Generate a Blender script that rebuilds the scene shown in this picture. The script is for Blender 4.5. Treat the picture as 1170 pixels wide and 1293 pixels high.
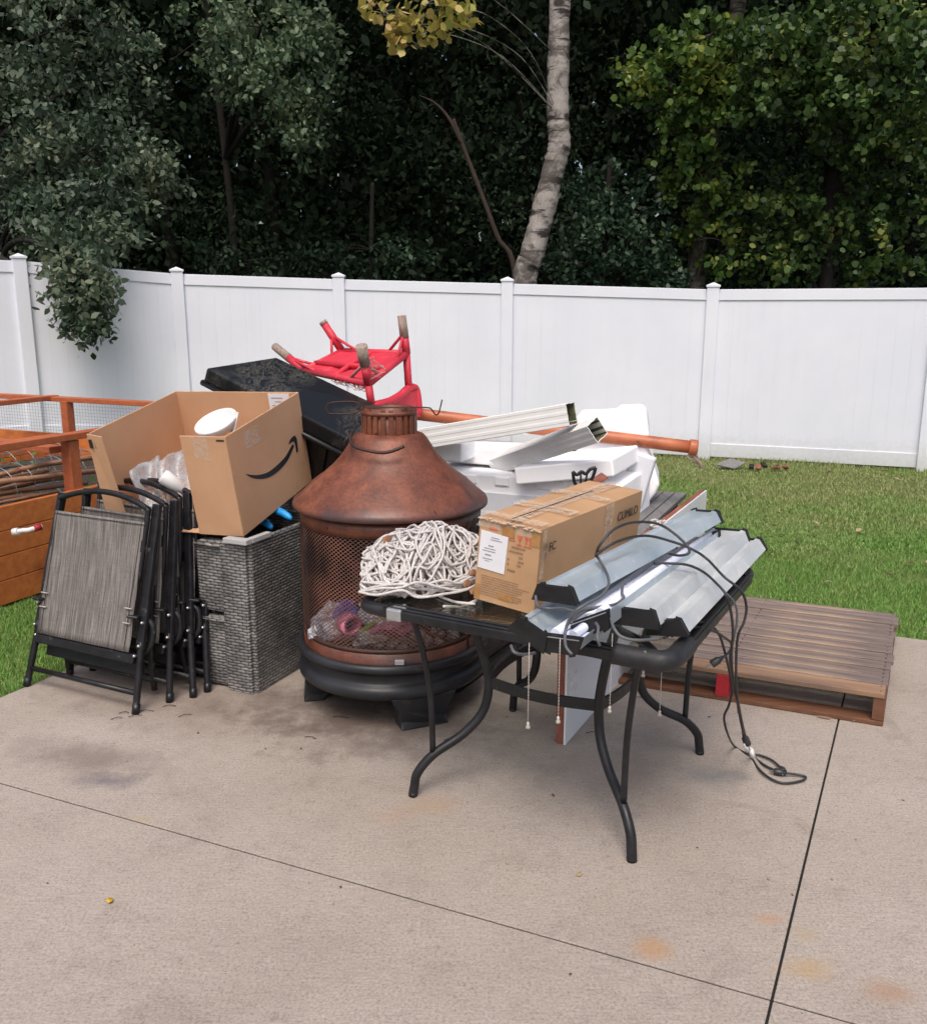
import bpy, math, random
import numpy as np
from mathutils import Vector as V, Matrix, Euler
C = bpy.context
for o in list(bpy.data.objects): bpy.data.objects.remove(o)
sc = C.scene
# ------------------------------------------------------------ camera, sky, sun, exposure
F, CX, CY, HC = 1150., 585., 646., 1.62            # focal length and centre in photograph pixels, eye height
PITCH = math.atan(256/F)
cd = bpy.data.cameras.new('camera'); cam = bpy.data.objects.new('camera', cd); sc.collection.objects.link(cam)
cam.location = (0, 0, HC); cam.rotation_euler = (math.pi/2-PITCH, 0, 0)
cd.sensor_fit = 'HORIZONTAL'; cd.sensor_width = 36; cd.lens = 36*F/1170; cd.clip_end = 400; cd.clip_start = .05
sc.camera = cam
w = bpy.data.worlds.new('World'); sc.world = w; w.use_nodes = True
nt = w.node_tree; bg = nt.nodes['Background']; sky = nt.nodes.new('ShaderNodeTexSky')
sky.sky_type = 'NISHITA'; sky.sun_disc = False
SUN_EL, SUN_AZ = math.radians(60), math.radians(188)
sky.sun_elevation = SUN_EL; sky.sun_rotation = SUN_AZ; sky.air_density = 1.0; sky.dust_density = 6; sky.ozone_density = .6
nt.links.new(sky.outputs[0], bg.inputs[0]); bg.inputs[1].default_value = .15
sd = bpy.data.lights.new('sun', 'SUN'); sd.energy = 1.1; sd.angle = math.radians(25); sd.color = (1, .98, .955)
sun = bpy.data.objects.new('sun', sd); sc.collection.objects.link(sun)
sun.rotation_euler = V((math.sin(SUN_AZ)*math.cos(SUN_EL), math.cos(SUN_AZ)*math.cos(SUN_EL), math.sin(SUN_EL))).to_track_quat('Z', 'Y').to_euler()
sc.view_settings.view_transform = 'Standard'; sc.view_settings.look = 'None'; sc.view_settings.gamma = 1
sc.view_settings.exposure = .34
# ------------------------------------------------------------ helpers
def ray(x, y):
    dx = x-CX; dz = CY-y
    Y = F*math.cos(PITCH)+dz*math.sin(PITCH); Z = -F*math.sin(PITCH)+dz*math.cos(PITCH)
    return dx/Y, Z/Y
def P(x, y, z=0.):
    a, b = ray(x, y); t = (z-HC)/b; return V((a*t, t, z))
def D(x, y, Y):
    a, b = ray(x, y); return V((a*Y, Y, HC+b*Y))
A = V((.911, -.413, 0)); B = V((.413, .911, 0)); UP = V((0, 0, 1))      # patio directions
AB = Matrix(((A.x, B.x, 0, 0), (A.y, B.y, 0, 0), (0, 0, 1, 0), (0, 0, 0, 1)))
def TR(loc, rz=0, rx=0, ry=0): return Matrix.Translation(V(loc)) @ Euler((rx, ry, rz)).to_matrix().to_4x4()
def RV(c, rv):
    v = V(rv); return Matrix.Translation(V(c)) @ Matrix.Rotation(v.length, 4, v.normalized())
def frame(o, x, y):        # matrix with origin o, x axis x, y axis roughly y
    x = V(x).normalized(); z = x.cross(V(y)).normalized(); y = z.cross(x)
    return Matrix(((x.x, y.x, z.x, o[0]), (x.y, y.y, z.y, o[1]), (x.z, y.z, z.z, o[2]), (0, 0, 0, 1)))
WM = {}
def link(o): sc.collection.objects.link(o)
def tag(o, label=None, cat=None, group=None, kind=None):
    for k, v in (('label', label), ('category', cat), ('group', group), ('kind', kind)):
        if v: o[k] = v
    return o
def thing(name, label, cat, loc=(0, 0, 0), rz=0, group=None):
    o = bpy.data.objects.new(name, None); link(o); o.empty_display_size = .1
    M = TR(loc, rz); o.matrix_world = M; o.location = loc; o.rotation_euler = (0, 0, rz); WM[o.name] = M
    return tag(o, label, cat, group)
def catmull(pts, n=8, closed=False):
    pts = [V(p) for p in pts]; out = []; N = len(pts)
    R = range(N if closed else N-1)
    for i in R:
        g = (lambda k: pts[k % N]) if closed else (lambda k: pts[max(0, min(N-1, k))])
        a, b, c, d = g(i-1), g(i), g(i+1), g(i+2)
        for j in range(n):
            t = j/n
            out.append(.5*((2*b)+(c-a)*t+(2*a-5*b+4*c-d)*t*t+(3*b-a-3*c+d)*t**3))
    if not closed: out.append(pts[-1])
    return out
class MB:
    def __init__(s): s.v = []; s.f = []; s.sm = []
    def add(s, vs, fs, smooth=False):
        k = len(s.v); s.v += [V(p) for p in vs]; s.f += [[i+k for i in f] for f in fs]; s.sm += [smooth]*len(fs); return s
    def box(s, c, d, M=None):
        c = V(c); vs = [c+V((x*d[0]/2, y*d[1]/2, z*d[2]/2)) for x in (-1, 1) for y in (-1, 1) for z in (-1, 1)]
        if M: vs = [M @ p for p in vs]
        return s.add(vs, [(0, 1, 3, 2), (4, 6, 7, 5), (0, 4, 5, 1), (2, 3, 7, 6), (0, 2, 6, 4), (1, 5, 7, 3)])
    def hexa(s, b, t):     # bottom four, top four, same order
        return s.add(list(b)+list(t), [(3, 2, 1, 0), (4, 5, 6, 7), (0, 1, 5, 4), (1, 2, 6, 5), (2, 3, 7, 6), (3, 0, 4, 7)])
    def bar(s, p, q, w, h, up=UP):
        p, q = V(p), V(q); d = q-p; M = frame(p, d, V(up).cross(d)); return s.box((d.length/2, 0, 0), (d.length, w, h), M)
    def tube(s, pts, r, n=8, closed=False, cap=True, flat=None):
        pts = [V(p) for p in pts]; N = len(pts); rs = r if isinstance(r, (list, tuple)) else [r]*N
        tans = []
        for i in range(N):
            a = pts[(i-1) % N] if (closed or i > 0) else pts[i]; b = pts[(i+1) % N] if (closed or i < N-1) else pts[i]
            t = (b-a); tans.append(t.normalized() if t.length > 1e-9 else V((0, 0, 1)))
        nr = tans[0].orthogonal().normalized()
        if flat is not None:
            f = V(flat); nr = (f-tans[0]*f.dot(tans[0])).normalized()
        k = len(s.v); fl = 1.0
        for i in range(N):
            nr = nr-tans[i]*nr.dot(tans[i]); nr.normalize(); bn = tans[i].cross(nr)
            for j in range(n):
                a = 2*math.pi*(j+.5)/n
                s.v.append(pts[i]+(nr*math.cos(a)+bn*math.sin(a))*rs[i])
        M = N if closed else N-1
        for i in range(M):
            for j in range(n):
                a = k+i*n+j; b = k+i*n+(j+1) % n; c = k+((i+1) % N)*n+(j+1) % n; d = k+((i+1) % N)*n+j
                s.f.append([a, b, c, d]); s.sm.append(n > 4)
        if cap and not closed:
            s.f.append([k+j for j in range(n)][::-1]); s.sm.append(False)
            s.f.append([k+(N-1)*n+j for j in range(n)]); s.sm.append(False)
        return s
    def lathe(s, prof, c=(0, 0, 0), n=64, a0=0, a1=2*math.pi, M=None):
        c = V(c); full = abs(a1-a0-2*math.pi) < 1e-6; m = n if full else n+1; k = len(s.v)
        for r, z in prof:
            for j in range(m):
                a = a0+(a1-a0)*j/n; p = c+V((r*math.cos(a), r*math.sin(a), z)); s.v.append(M @ p if M else p)
        for i in range(len(prof)-1):
            for j in range(n):
                j2 = (j+1) % m; s.f.append([k+i*m+j, k+i*m+j2, k+(i+1)*m+j2, k+(i+1)*m+j]); s.sm.append(True)
        return s
    def prism(s, poly, h, M=None):   # poly in xy, from z=0 to z=h
        n = len(poly); vs = [V((x, y, 0)) for x, y in poly]+[V((x, y, h)) for x, y in poly]
        if M: vs = [M @ p for p in vs]
        return s.add(vs, [list(range(n))[::-1], [n+i for i in range(n)]]+[(i, (i+1) % n, n+(i+1) % n, n+i) for i in range(n)])
    def build(s, name, m, parent=None, world=True, bevel=0, seg=2, **kw):
        me = bpy.data.meshes.new(name); vs = s.v
        par = parent
        if parent is not None and world:
            I = WM[parent.name].inverted(); vs = [I @ p for p in vs]
        me.from_pydata([tuple(p) for p in vs], [], s.f); me.polygons.foreach_set('use_smooth', s.sm)
        me.validate(); me.update(); me.materials.append(m)
        o = bpy.data.objects.new(name, me); link(o)
        if par is not None: o.parent = par; WM[o.name] = WM[par.name]
        else: WM[o.name] = Matrix.Identity(4)
        if bevel:
            b = o.modifiers.new('bevel', 'BEVEL'); b.width = bevel; b.segments = seg; b.limit_method = 'ANGLE'; b.angle_limit = math.radians(40)
            wn = o.modifiers.new('wn', 'WEIGHTED_NORMAL') if False else None
        return tag(o, **kw)
def copy_tree(o, parent=None):
    c = o.copy(); link(c)
    if parent: c.parent = parent
    for ch in o.children: copy_tree(ch, c)
    return c
def text(txt, size, M, m, parent, name='lettering', depth=.0006, sx=1.):
    cu = bpy.data.curves.new(name, 'FONT'); cu.body = txt; cu.size = size; cu.extrude = depth; cu.resolution_u = 3
    to = bpy.data.objects.new(name+'_tmp', cu); me = bpy.data.meshes.new_from_object(to); bpy.data.objects.remove(to)
    me.transform(Matrix.Diagonal((sx, 1, 1, 1))); me.transform(WM[parent.name].inverted() @ M); me.materials.clear(); me.materials.append(m)
    o = bpy.data.objects.new(name, me); link(o); o.parent = parent; WM[o.name] = WM[parent.name]; return o
# ------------------------------------------------------------ materials
def nmat(name):
    m = bpy.data.materials.new(name); m.use_nodes = True; t = m.node_tree; b = t.nodes['Principled BSDF']; return m, t, b
def N(t, typ, **kw):
    n = t.nodes.new(typ)
    for k, v in kw.items():
        if k in n.inputs.keys(): n.inputs[k].default_value = v
        else: setattr(n, k, v)
    return n
def ramp(t, src, stops):
    r = t.nodes.new('ShaderNodeValToRGB'); e = r.color_ramp.elements
    while len(e) < len(stops): e.new(.5)
    for i, (p, c) in enumerate(stops): e[i].position = p; e[i].color = (*c, 1) if len(c) == 3 else c
    t.links.new(src, r.inputs[0]); return r
def coords(t, scale=(1, 1, 1), kind='Object', rot=(0, 0, 0)):
    tc = t.nodes.new('ShaderNodeTexCoord'); mp = t.nodes.new('ShaderNodeMapping'); mp.inputs['Scale'].default_value = scale; mp.inputs['Rotation'].default_value = rot
    t.links.new(tc.outputs[kind], mp.inputs[0]); return mp.outputs[0]
def mixc(t, f, a, b, mode='MIX'):
    n = t.nodes.new('ShaderNodeMix'); n.data_type = 'RGBA'; n.blend_type = mode
    for i, s in ((0, f), (6, a), (7, b)):
        if hasattr(s, 'links'): t.links.new(s, n.inputs[i])
        else: n.inputs[i].default_value = s if i == 0 else (*s, 1)
    return n.outputs[2]
def bump(t, b, src, strength=.3, dist=.002):
    n = t.nodes.new('ShaderNodeBump'); n.inputs['Strength'].default_value = strength; n.inputs['Distance'].default_value = dist
    t.links.new(src, n.inputs['Height']); t.links.new(n.outputs[0], b.inputs['Normal']); return n
def mat(name, c1, c2=None, scale=6., rough=.6, metal=0., detail=6, bs=.25, bd=.002, bscale=None, stretch=(1, 1, 1), spots=None, spec=None, lo=.35, hi=.65, rvar=.12):
    m, t, b = nmat(name); c2 = c2 or tuple(x*.8 for x in c1); co = coords(t, stretch)
    n = N(t, 'ShaderNodeTexNoise', Scale=scale, Detail=detail, Roughness=.65); t.links.new(co, n.inputs['Vector'])
    r = ramp(t, n.outputs['Fac'], [(lo, c1), (hi, c2)]); out = r.outputs[0]
    if spots:
        n2 = N(t, 'ShaderNodeTexNoise', Scale=spots[1], Detail=5, Roughness=.7); t.links.new(co, n2.inputs['Vector'])
        r2 = ramp(t, n2.outputs['Fac'], [(spots[2], (0, 0, 0)), (spots[2]+.08, (1, 1, 1))]); out = mixc(t, r2.outputs[0], out, spots[0])
    t.links.new(out, b.inputs['Base Color']); b.inputs['Metallic'].default_value = metal
    rr = N(t, 'ShaderNodeMapRange', **{'To Min': max(.02, rough-rvar), 'To Max': min(1, rough+rvar)}); rr.inputs['From Min'].default_value = .3; rr.inputs['From Max'].default_value = .7
    t.links.new(n.outputs['Fac'], rr.inputs[0]); t.links.new(rr.outputs[0], b.inputs['Roughness'])
    if spec is not None: b.inputs['Specular IOR Level'].default_value = spec
    if bs:
        n3 = N(t, 'ShaderNodeTexNoise', Scale=bscale or scale*8, Detail=4); t.links.new(co, n3.inputs['Vector']); bump(t, b, n3.outputs['Fac'], bs, bd)
    return m
def leafmat(name, stops, trans=.25, rough=.5, spec=.4):
    m, t, b = nmat(name); g = t.nodes.new('ShaderNodeNewGeometry')
    n = N(t, 'ShaderNodeTexNoise', Scale=1.3, Detail=2); t.links.new(coords(t), n.inputs['Vector'])
    mx = N(t, 'ShaderNodeMath', operation='MULTIPLY_ADD'); t.links.new(g.outputs['Random Per Island'], mx.inputs[0]); mx.inputs[1].default_value = .6
    sb = N(t, 'ShaderNodeMath', operation='MULTIPLY_ADD'); t.links.new(n.outputs['Fac'], sb.inputs[0]); sb.inputs[1].default_value = 1.6; sb.inputs[2].default_value = -.6
    t.links.new(sb.outputs[0], mx.inputs[2])
    r = ramp(t, mx.outputs[0], stops); t.links.new(r.outputs[0], b.inputs['Base Color']); b.inputs['Roughness'].default_value = rough; b.inputs['Specular IOR Level'].default_value = spec
    tr = t.nodes.new('ShaderNodeBsdfTranslucent'); t.links.new(r.outputs[0], tr.inputs[0]); ms = t.nodes.new('ShaderNodeMixShader'); ms.inputs[0].default_value = trans
    t.links.new(b.outputs[0], ms.inputs[1]); t.links.new(tr.outputs[0], ms.inputs[2]); t.links.new(ms.outputs[0], t.nodes['Material Output'].inputs[0]); return m

def concrete():
    m, t, b = nmat('broom finished concrete'); co = coords(t)
    n1 = N(t, 'ShaderNodeTexNoise', Scale=1.1, Detail=5, Roughness=.6); t.links.new(co, n1.inputs[0])
    base = ramp(t, n1.outputs['Fac'], [(.3, (.296, .250, .213)), (.5, (.340, .293, .255)), (.7, (.370, .323, .285))]).outputs[0]
    n2 = N(t, 'ShaderNodeTexNoise', Scale=120., Detail=4, Roughness=.8); t.links.new(co, n2.inputs[0])
    g = ramp(t, n2.outputs['Fac'], [(.34, (.42, .41, .40)), (.47, (.93, .93, .93)), (.66, (1.36, 1.35, 1.33))]).outputs[0]
    base = mixc(t, .62, base, g, 'MULTIPLY')
    n5 = N(t, 'ShaderNodeTexNoise', Scale=420., Detail=2, Roughness=.8); t.links.new(co, n5.inputs[0])
    base = mixc(t, .55, base, ramp(t, n5.outputs['Fac'], [(.36, (.55, .55, .55)), (.6, (1.15, 1.15, 1.15))]).outputs[0], 'MULTIPLY')
    n6 = N(t, 'ShaderNodeTexNoise', Scale=5., Detail=6, Roughness=.7, Distortion=.6); t.links.new(co, n6.inputs[0])
    base = mixc(t, .55, base, ramp(t, n6.outputs['Fac'], [(.30, (.70, .69, .68)), (.46, (1, 1, 1)), (.8, (1.06, 1.05, 1.03))]).outputs[0], 'MULTIPLY')
    n7 = N(t, 'ShaderNodeTexNoise', Scale=1., Detail=3, Roughness=.7); t.links.new(coords(t, (14, 160, 1), rot=(0, 0, .42)), n7.inputs[0])
    base = mixc(t, .45, base, ramp(t, n7.outputs['Fac'], [(.34, (.78, .78, .78)), (.62, (1.12, 1.12, 1.12))]).outputs[0], 'MULTIPLY')
    n8 = N(t, 'ShaderNodeTexNoise', Scale=26., Detail=5, Roughness=.75); t.links.new(co, n8.inputs[0])
    base = mixc(t, .6, base, ramp(t, n8.outputs['Fac'], [(.30, (.60, .59, .58)), (.42, (1, 1, 1)), (.70, (1.07, 1.06, 1.05))]).outputs[0], 'MULTIPLY')
    # dark pits and specks
    vo = N(t, 'ShaderNodeTexVoronoi', Scale=38.); t.links.new(co, vo.inputs['Vector'])
    sp = ramp(t, vo.outputs['Distance'], [(.05, (1, 1, 1)), (.11, (0, 0, 0))])
    n4 = N(t, 'ShaderNodeTexNoise', Scale=9., Detail=2); t.links.new(co, n4.inputs[0]); gate = ramp(t, n4.outputs['Fac'], [(.56, (0, 0, 0)), (.64, (1, 1, 1))])
    mm = N(t, 'ShaderNodeMath', operation='MULTIPLY'); t.links.new(sp.outputs[0], mm.inputs[0]); t.links.new(gate.outputs[0], mm.inputs[1])
    base = mixc(t, mm.outputs[0], base, (.08, .065, .05))
    # stains: wet / rust, each at its own place (x, y, radius x, radius y, colour, strength)
    sep = t.nodes.new('ShaderNodeSeparateXYZ'); t.links.new(co, sep.inputs[0])
    wn = N(t, 'ShaderNodeTexNoise', Scale=7., Detail=6, Roughness=.7); t.links.new(co, wn.inputs[0])
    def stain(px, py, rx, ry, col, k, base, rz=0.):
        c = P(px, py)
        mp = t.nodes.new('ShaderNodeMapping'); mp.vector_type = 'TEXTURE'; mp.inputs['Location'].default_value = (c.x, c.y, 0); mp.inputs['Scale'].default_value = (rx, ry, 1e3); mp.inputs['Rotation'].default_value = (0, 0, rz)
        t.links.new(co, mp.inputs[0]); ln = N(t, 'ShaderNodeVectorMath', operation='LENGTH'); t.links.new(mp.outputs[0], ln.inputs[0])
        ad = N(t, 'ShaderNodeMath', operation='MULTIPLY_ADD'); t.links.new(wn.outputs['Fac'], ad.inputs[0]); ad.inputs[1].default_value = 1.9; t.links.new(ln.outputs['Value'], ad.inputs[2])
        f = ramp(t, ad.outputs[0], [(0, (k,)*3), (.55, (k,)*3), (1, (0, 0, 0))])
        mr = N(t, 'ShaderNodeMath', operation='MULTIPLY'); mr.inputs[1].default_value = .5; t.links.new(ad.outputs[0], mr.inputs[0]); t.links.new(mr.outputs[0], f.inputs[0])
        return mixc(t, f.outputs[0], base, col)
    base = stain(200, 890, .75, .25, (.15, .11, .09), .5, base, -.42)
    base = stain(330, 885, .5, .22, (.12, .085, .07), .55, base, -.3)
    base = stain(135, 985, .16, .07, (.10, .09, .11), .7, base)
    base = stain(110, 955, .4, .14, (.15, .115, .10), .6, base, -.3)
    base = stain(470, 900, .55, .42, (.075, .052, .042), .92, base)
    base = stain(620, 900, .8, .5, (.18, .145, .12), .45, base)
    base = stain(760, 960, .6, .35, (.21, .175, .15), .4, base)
    base = stain(900, 980, .13, .10, (.13, .14, .15), .5, base)
    base = stain(500, 1030, .09, .05, (.36, .23, .16), .4, base)
    base = stain(540, 1018, .13, .08, (.33, .22, .13), .4, base)
    base = stain(825, 1198, .06, .05, (.36, .20, .09), .6, base)
    base = stain(1015, 1225, .09, .05, (.36, .24, .11), .65, base)
    base = stain(1120, 1252, .08, .055, (.30, .18, .11), .6, base)
    base = stain(1015, 1180, .06, .04, (.32, .25, .14), .5, base)
    base = stain(970, 1160, .06, .03, (.38, .22, .13), .5, base)
    base = stain(175, 1034, .06, .03, (.38, .29, .14), .4, base)
    t.links.new(base, b.inputs['Base Color']); b.inputs['Roughness'].default_value = .82; b.inputs['Specular IOR Level'].default_value = .3
    bump(t, b, n2.outputs['Fac'], .22, .0015); return m
def wicker(name, c1, c2, c3, bw=.034, rh=.0125):
    m, t, b = nmat(name); tc = t.nodes.new('ShaderNodeTexCoord'); s = t.nodes.new('ShaderNodeSeparateXYZ'); t.links.new(tc.outputs['Object'], s.inputs[0])
    ad = N(t, 'ShaderNodeMath', operation='ADD'); t.links.new(s.outputs[0], ad.inputs[0]); t.links.new(s.outputs[1], ad.inputs[1])
    cb = t.nodes.new('ShaderNodeCombineXYZ'); t.links.new(ad.outputs[0], cb.inputs[0]); t.links.new(s.outputs[2], cb.inputs[1])
    dn = N(t, 'ShaderNodeTexNoise', Scale=14., Detail=1); t.links.new(tc.outputs['Object'], dn.inputs[0])
    dv = N(t, 'ShaderNodeVectorMath', operation='SCALE'); t.links.new(dn.outputs['Color'], dv.inputs[0]); dv.inputs['Scale'].default_value = .007
    av = N(t, 'ShaderNodeVectorMath', operation='ADD'); t.links.new(cb.outputs[0], av.inputs[0]); t.links.new(dv.outputs[0], av.inputs[1])
    def mt_(op, x, y=None):
        n_ = N(t, 'ShaderNodeMath', operation=op)
        for i_, q_ in enumerate((x, y)):
            if q_ is None: continue
            if hasattr(q_, 'links'): t.links.new(q_, n_.inputs[i_])
            else: n_.inputs[i_].default_value = q_
        return n_.outputs[0]
    sp = t.nodes.new('ShaderNodeSeparateXYZ'); t.links.new(av.outputs[0], sp.inputs[0])
    zz = mt_('DIVIDE', sp.outputs[1], rh); row = mt_('FLOOR', zz); fz = mt_('FRACT', zz); xx = mt_('ADD', mt_('DIVIDE', sp.outputs[0], bw), mt_('MULTIPLY', mt_('MODULO', row, 2.), .5)); fx = mt_('FRACT', xx)
    hx_ = mt_('POWER', mt_('SINE', mt_('MULTIPLY', fx, math.pi)), .45); hz_ = mt_('POWER', mt_('SINE', mt_('MULTIPLY', fz, math.pi)), .8); hh = mt_('MULTIPLY', hx_, hz_)
    wn_ = t.nodes.new('ShaderNodeTexWhiteNoise'); wn_.noise_dimensions = '2D'; cw = t.nodes.new('ShaderNodeCombineXYZ'); t.links.new(mt_('FLOOR', xx), cw.inputs[0]); t.links.new(row, cw.inputs[1]); t.links.new(cw.outputs[0], wn_.inputs['Vector'])
    strand = ramp(t, wn_.outputs['Value'], [(0, c1), (1, c2)]).outputs[0]
    col = mixc(t, ramp(t, hh, [(.12, (0, 0, 0)), (.55, (1, 1, 1))]).outputs[0], c3, strand)
    n = N(t, 'ShaderNodeTexNoise', Scale=9., Detail=6); t.links.new(tc.outputs['Object'], n.inputs[0])
    col = mixc(t, .8, col, ramp(t, n.outputs['Fac'], [(.3, (.55, .55, .55)), (.7, (1.5, 1.48, 1.45))]).outputs[0], 'MULTIPLY')
    mpx = N(t, 'ShaderNodeMapping'); mpx.inputs['Scale'].default_value = (25, 25, 260); t.links.new(tc.outputs['Object'], mpx.inputs[0])
    n2 = N(t, 'ShaderNodeTexNoise', Scale=1., Detail=3); t.links.new(mpx.outputs[0], n2.inputs[0])
    col = mixc(t, .6, col, ramp(t, n2.outputs['Fac'], [(.35, (.6, .6, .6)), (.65, (1.3, 1.3, 1.3))]).outputs[0], 'MULTIPLY')
    t.links.new(col, b.inputs['Base Color']); b.inputs['Roughness'].default_value = .5
    bump(t, b, hh, .8, .004); return m
def woodmat(name, c1, c2, c3=None, axis=0, grain=(2, 45, 45), rough=.7, spots=None):
    m, t, b = nmat(name); sc_ = [grain[1]]*3; sc_[axis] = grain[0]
    co = coords(t, tuple(sc_)); n = N(t, 'ShaderNodeTexNoise', Scale=1., Detail=7, Roughness=.7, Distortion=.4); t.links.new(co, n.inputs[0])
    g = t.nodes.new('ShaderNodeNewGeometry')
    r = ramp(t, n.outputs['Fac'], [(.3, c1), (.7, c2)]); col = r.outputs[0]
    col = mixc(t, .5, col, ramp(t, g.outputs['Random Per Island'], [(0, (.7, .7, .7)), (1, (1.3, 1.25, 1.2))]).outputs[0], 'MULTIPLY')
    if c3:
        n2 = N(t, 'ShaderNodeTexNoise', Scale=.35 if axis is not None else 3, Detail=4, Roughness=.6); co2 = coords(t, tuple(x*(1.6 if i == axis else .35) for i, x in enumerate(sc_))); t.links.new(co2, n2.inputs[0])
        col = mixc(t, ramp(t, n2.outputs['Fac'], [(.55, (0, 0, 0)), (.68, (1, 1, 1))]).outputs[0], col, c3)
    t.links.new(col, b.inputs['Base Color']); b.inputs['Roughness'].default_value = rough; bump(t, b, n.outputs['Fac'], .5, .003); return m

M_conc = concrete()
M_joint = mat('dark joint fill', (.006, .005, .004), (.012, .01, .008), 60, .95)  # dark dirt in the saw cuts, also used for the carton's flap seam
M_soil = mat('lawn soil', (.07, .11, .022), (.12, .15, .04), 5, .95, bs=.8, bd=.02, spots=((.14, .11, .05), 1.2, .58))
M_forestfloor = mat('forest floor', (.02, .018, .012), (.035, .03, .018), 3, .95)
def vinyl():
    m, t, b = nmat('white vinyl'); co = coords(t)
    n = N(t, 'ShaderNodeTexNoise', Scale=1.2, Detail=4, Roughness=.6); t.links.new(co, n.inputs[0])
    col = ramp(t, n.outputs['Fac'], [(.35, (.69, .715, .79)), (.7, (.75, .77, .84))]).outputs[0]
    n2 = N(t, 'ShaderNodeTexNoise', Scale=1., Detail=4, Roughness=.7); t.links.new(coords(t, (9, 9, .8)), n2.inputs[0])
    col = mixc(t, ramp(t, n2.outputs['Fac'], [(.55, (0, 0, 0)), (.85, (.12,)*3)]).outputs[0], col, (.42, .43, .45))
    s = t.nodes.new('ShaderNodeSeparateXYZ'); t.links.new(co, s.inputs[0])
    n3 = N(t, 'ShaderNodeTexNoise', Scale=24., Detail=3); t.links.new(co, n3.inputs[0])
    md = N(t, 'ShaderNodeMath', operation='MULTIPLY_ADD'); t.links.new(n3.outputs['Fac'], md.inputs[0]); md.inputs[1].default_value = .25; t.links.new(s.outputs[2], md.inputs[2])
    col = mixc(t, ramp(t, md.outputs[0], [(.14, (.5,)*3), (.42, (0, 0, 0))]).outputs[0], col, (.40, .40, .33))
    t.links.new(col, b.inputs['Base Color']); b.inputs['Roughness'].default_value = .45; return m
M_vinyl = vinyl()
M_blackmetal = mat('black powder coated steel', (.008, .008, .010), (.016, .016, .019), 14, .40, spec=.35, bs=.15, bscale=120, bd=.0008, spots=((.07, .07, .075), 30, .62))
M_tablemetal = mat('charcoal table tubing', (.010, .010, .012), (.020, .020, .023), 20, .42, spec=.35, bs=.35, bscale=260, bd=.001, spots=((.10, .10, .10), 26, .66))
M_foamwrap = mat('charcoal foam padding', (.012, .012, .014), (.026, .026, .03), 16, .5, spec=.4, bs=.5, bscale=50, bd=.003, spots=((.35, .36, .37), 11, .68))
M_rivet = mat('bright rivet', (.7, .7, .7), (.55, .55, .55), 30, .3, metal=.9, bs=0)
def slingmat():
    m, t, b = nmat('woven sling fabric'); tc = t.nodes.new('ShaderNodeTexCoord'); dp = N(t, 'ShaderNodeVectorMath', operation='DOT_PRODUCT'); t.links.new(tc.outputs['Object'], dp.inputs[0]); dp.inputs[1].default_value = (.911, -.413, 0)
    sz = t.nodes.new('ShaderNodeSeparateXYZ'); t.links.new(tc.outputs['Object'], sz.inputs[0]); ma = N(t, 'ShaderNodeMath', operation='MULTIPLY'); ma.inputs[1].default_value = 150.; t.links.new(dp.outputs['Value'], ma.inputs[0]); mb = N(t, 'ShaderNodeMath', operation='MULTIPLY'); mb.inputs[1].default_value = 5.; t.links.new(sz.outputs[2], mb.inputs[0])
    cx = t.nodes.new('ShaderNodeCombineXYZ'); t.links.new(ma.outputs[0], cx.inputs[0]); t.links.new(mb.outputs[0], cx.inputs[2]); n = N(t, 'ShaderNodeTexNoise', Scale=1., Detail=4, Roughness=.7); t.links.new(cx.outputs[0], n.inputs[0])
    n2 = N(t, 'ShaderNodeTexNoise', Scale=1., Detail=2); t.links.new(coords(t, (30, 30, 420)), n2.inputs[0])
    col = ramp(t, n.outputs['Fac'], [(.34, (.075, .066, .062)), (.5, (.15, .136, .128)), (.66, (.27, .245, .23))]).outputs[0]
    col = mixc(t, .5, col, ramp(t, n2.outputs['Fac'], [(.4, (.8, .8, .8)), (.6, (1.15, 1.15, 1.15))]).outputs[0], 'MULTIPLY')
    n3 = N(t, 'ShaderNodeTexNoise', Scale=4., Detail=4); t.links.new(coords(t), n3.inputs[0])
    col = mixc(t, .7, col, ramp(t, n3.outputs['Fac'], [(.35, (.78, .78, .77)), (.65, (1.1, 1.1, 1.1))]).outputs[0], 'MULTIPLY')
    t.links.new(col, b.inputs['Base Color']); b.inputs['Roughness'].default_value = .8; bump(t, b, n2.outputs['Fac'], .3, .001); return m
M_sling = slingmat()
M_wicker = wicker('grey resin wicker', (.125, .124, .122), (.215, .21, .205), (.022, .022, .023), .044, .0135)
M_wickdark = wicker('dark resin wicker', (.045, .04, .04), (.075, .068, .065), (.008, .008, .008), .02, .012)
M_card = mat('brown corrugated cardboard', (.50, .285, .16), (.57, .335, .195), 3, .8, bs=.15, bscale=60, bd=.001, spots=((.43, .24, .13), 2.2, .66))
M_card2 = mat('tan corrugated cardboard', (.40, .235, .12), (.47, .285, .155), 5, .8, bs=.25, bscale=30, bd=.002, spots=((.33, .19, .10), 4, .62))
M_ink = mat('black print ink', (.012, .012, .016), (.02, .02, .024), 20, .6, bs=0)
M_fadeink = mat('faded brown print', (.22, .125, .07), (.27, .16, .09), 20, .8, bs=0)
M_redink = mat('red print ink', (.58, .10, .055), (.52, .13, .07), 20, .7, bs=0)
M_paper = mat('white paper label', (.74, .74, .78), (.68, .68, .72), 10, .6, bs=.1)
M_greyink = mat('grey label print', (.25, .25, .27), (.32, .32, .34), 20, .7, bs=0)
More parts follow.
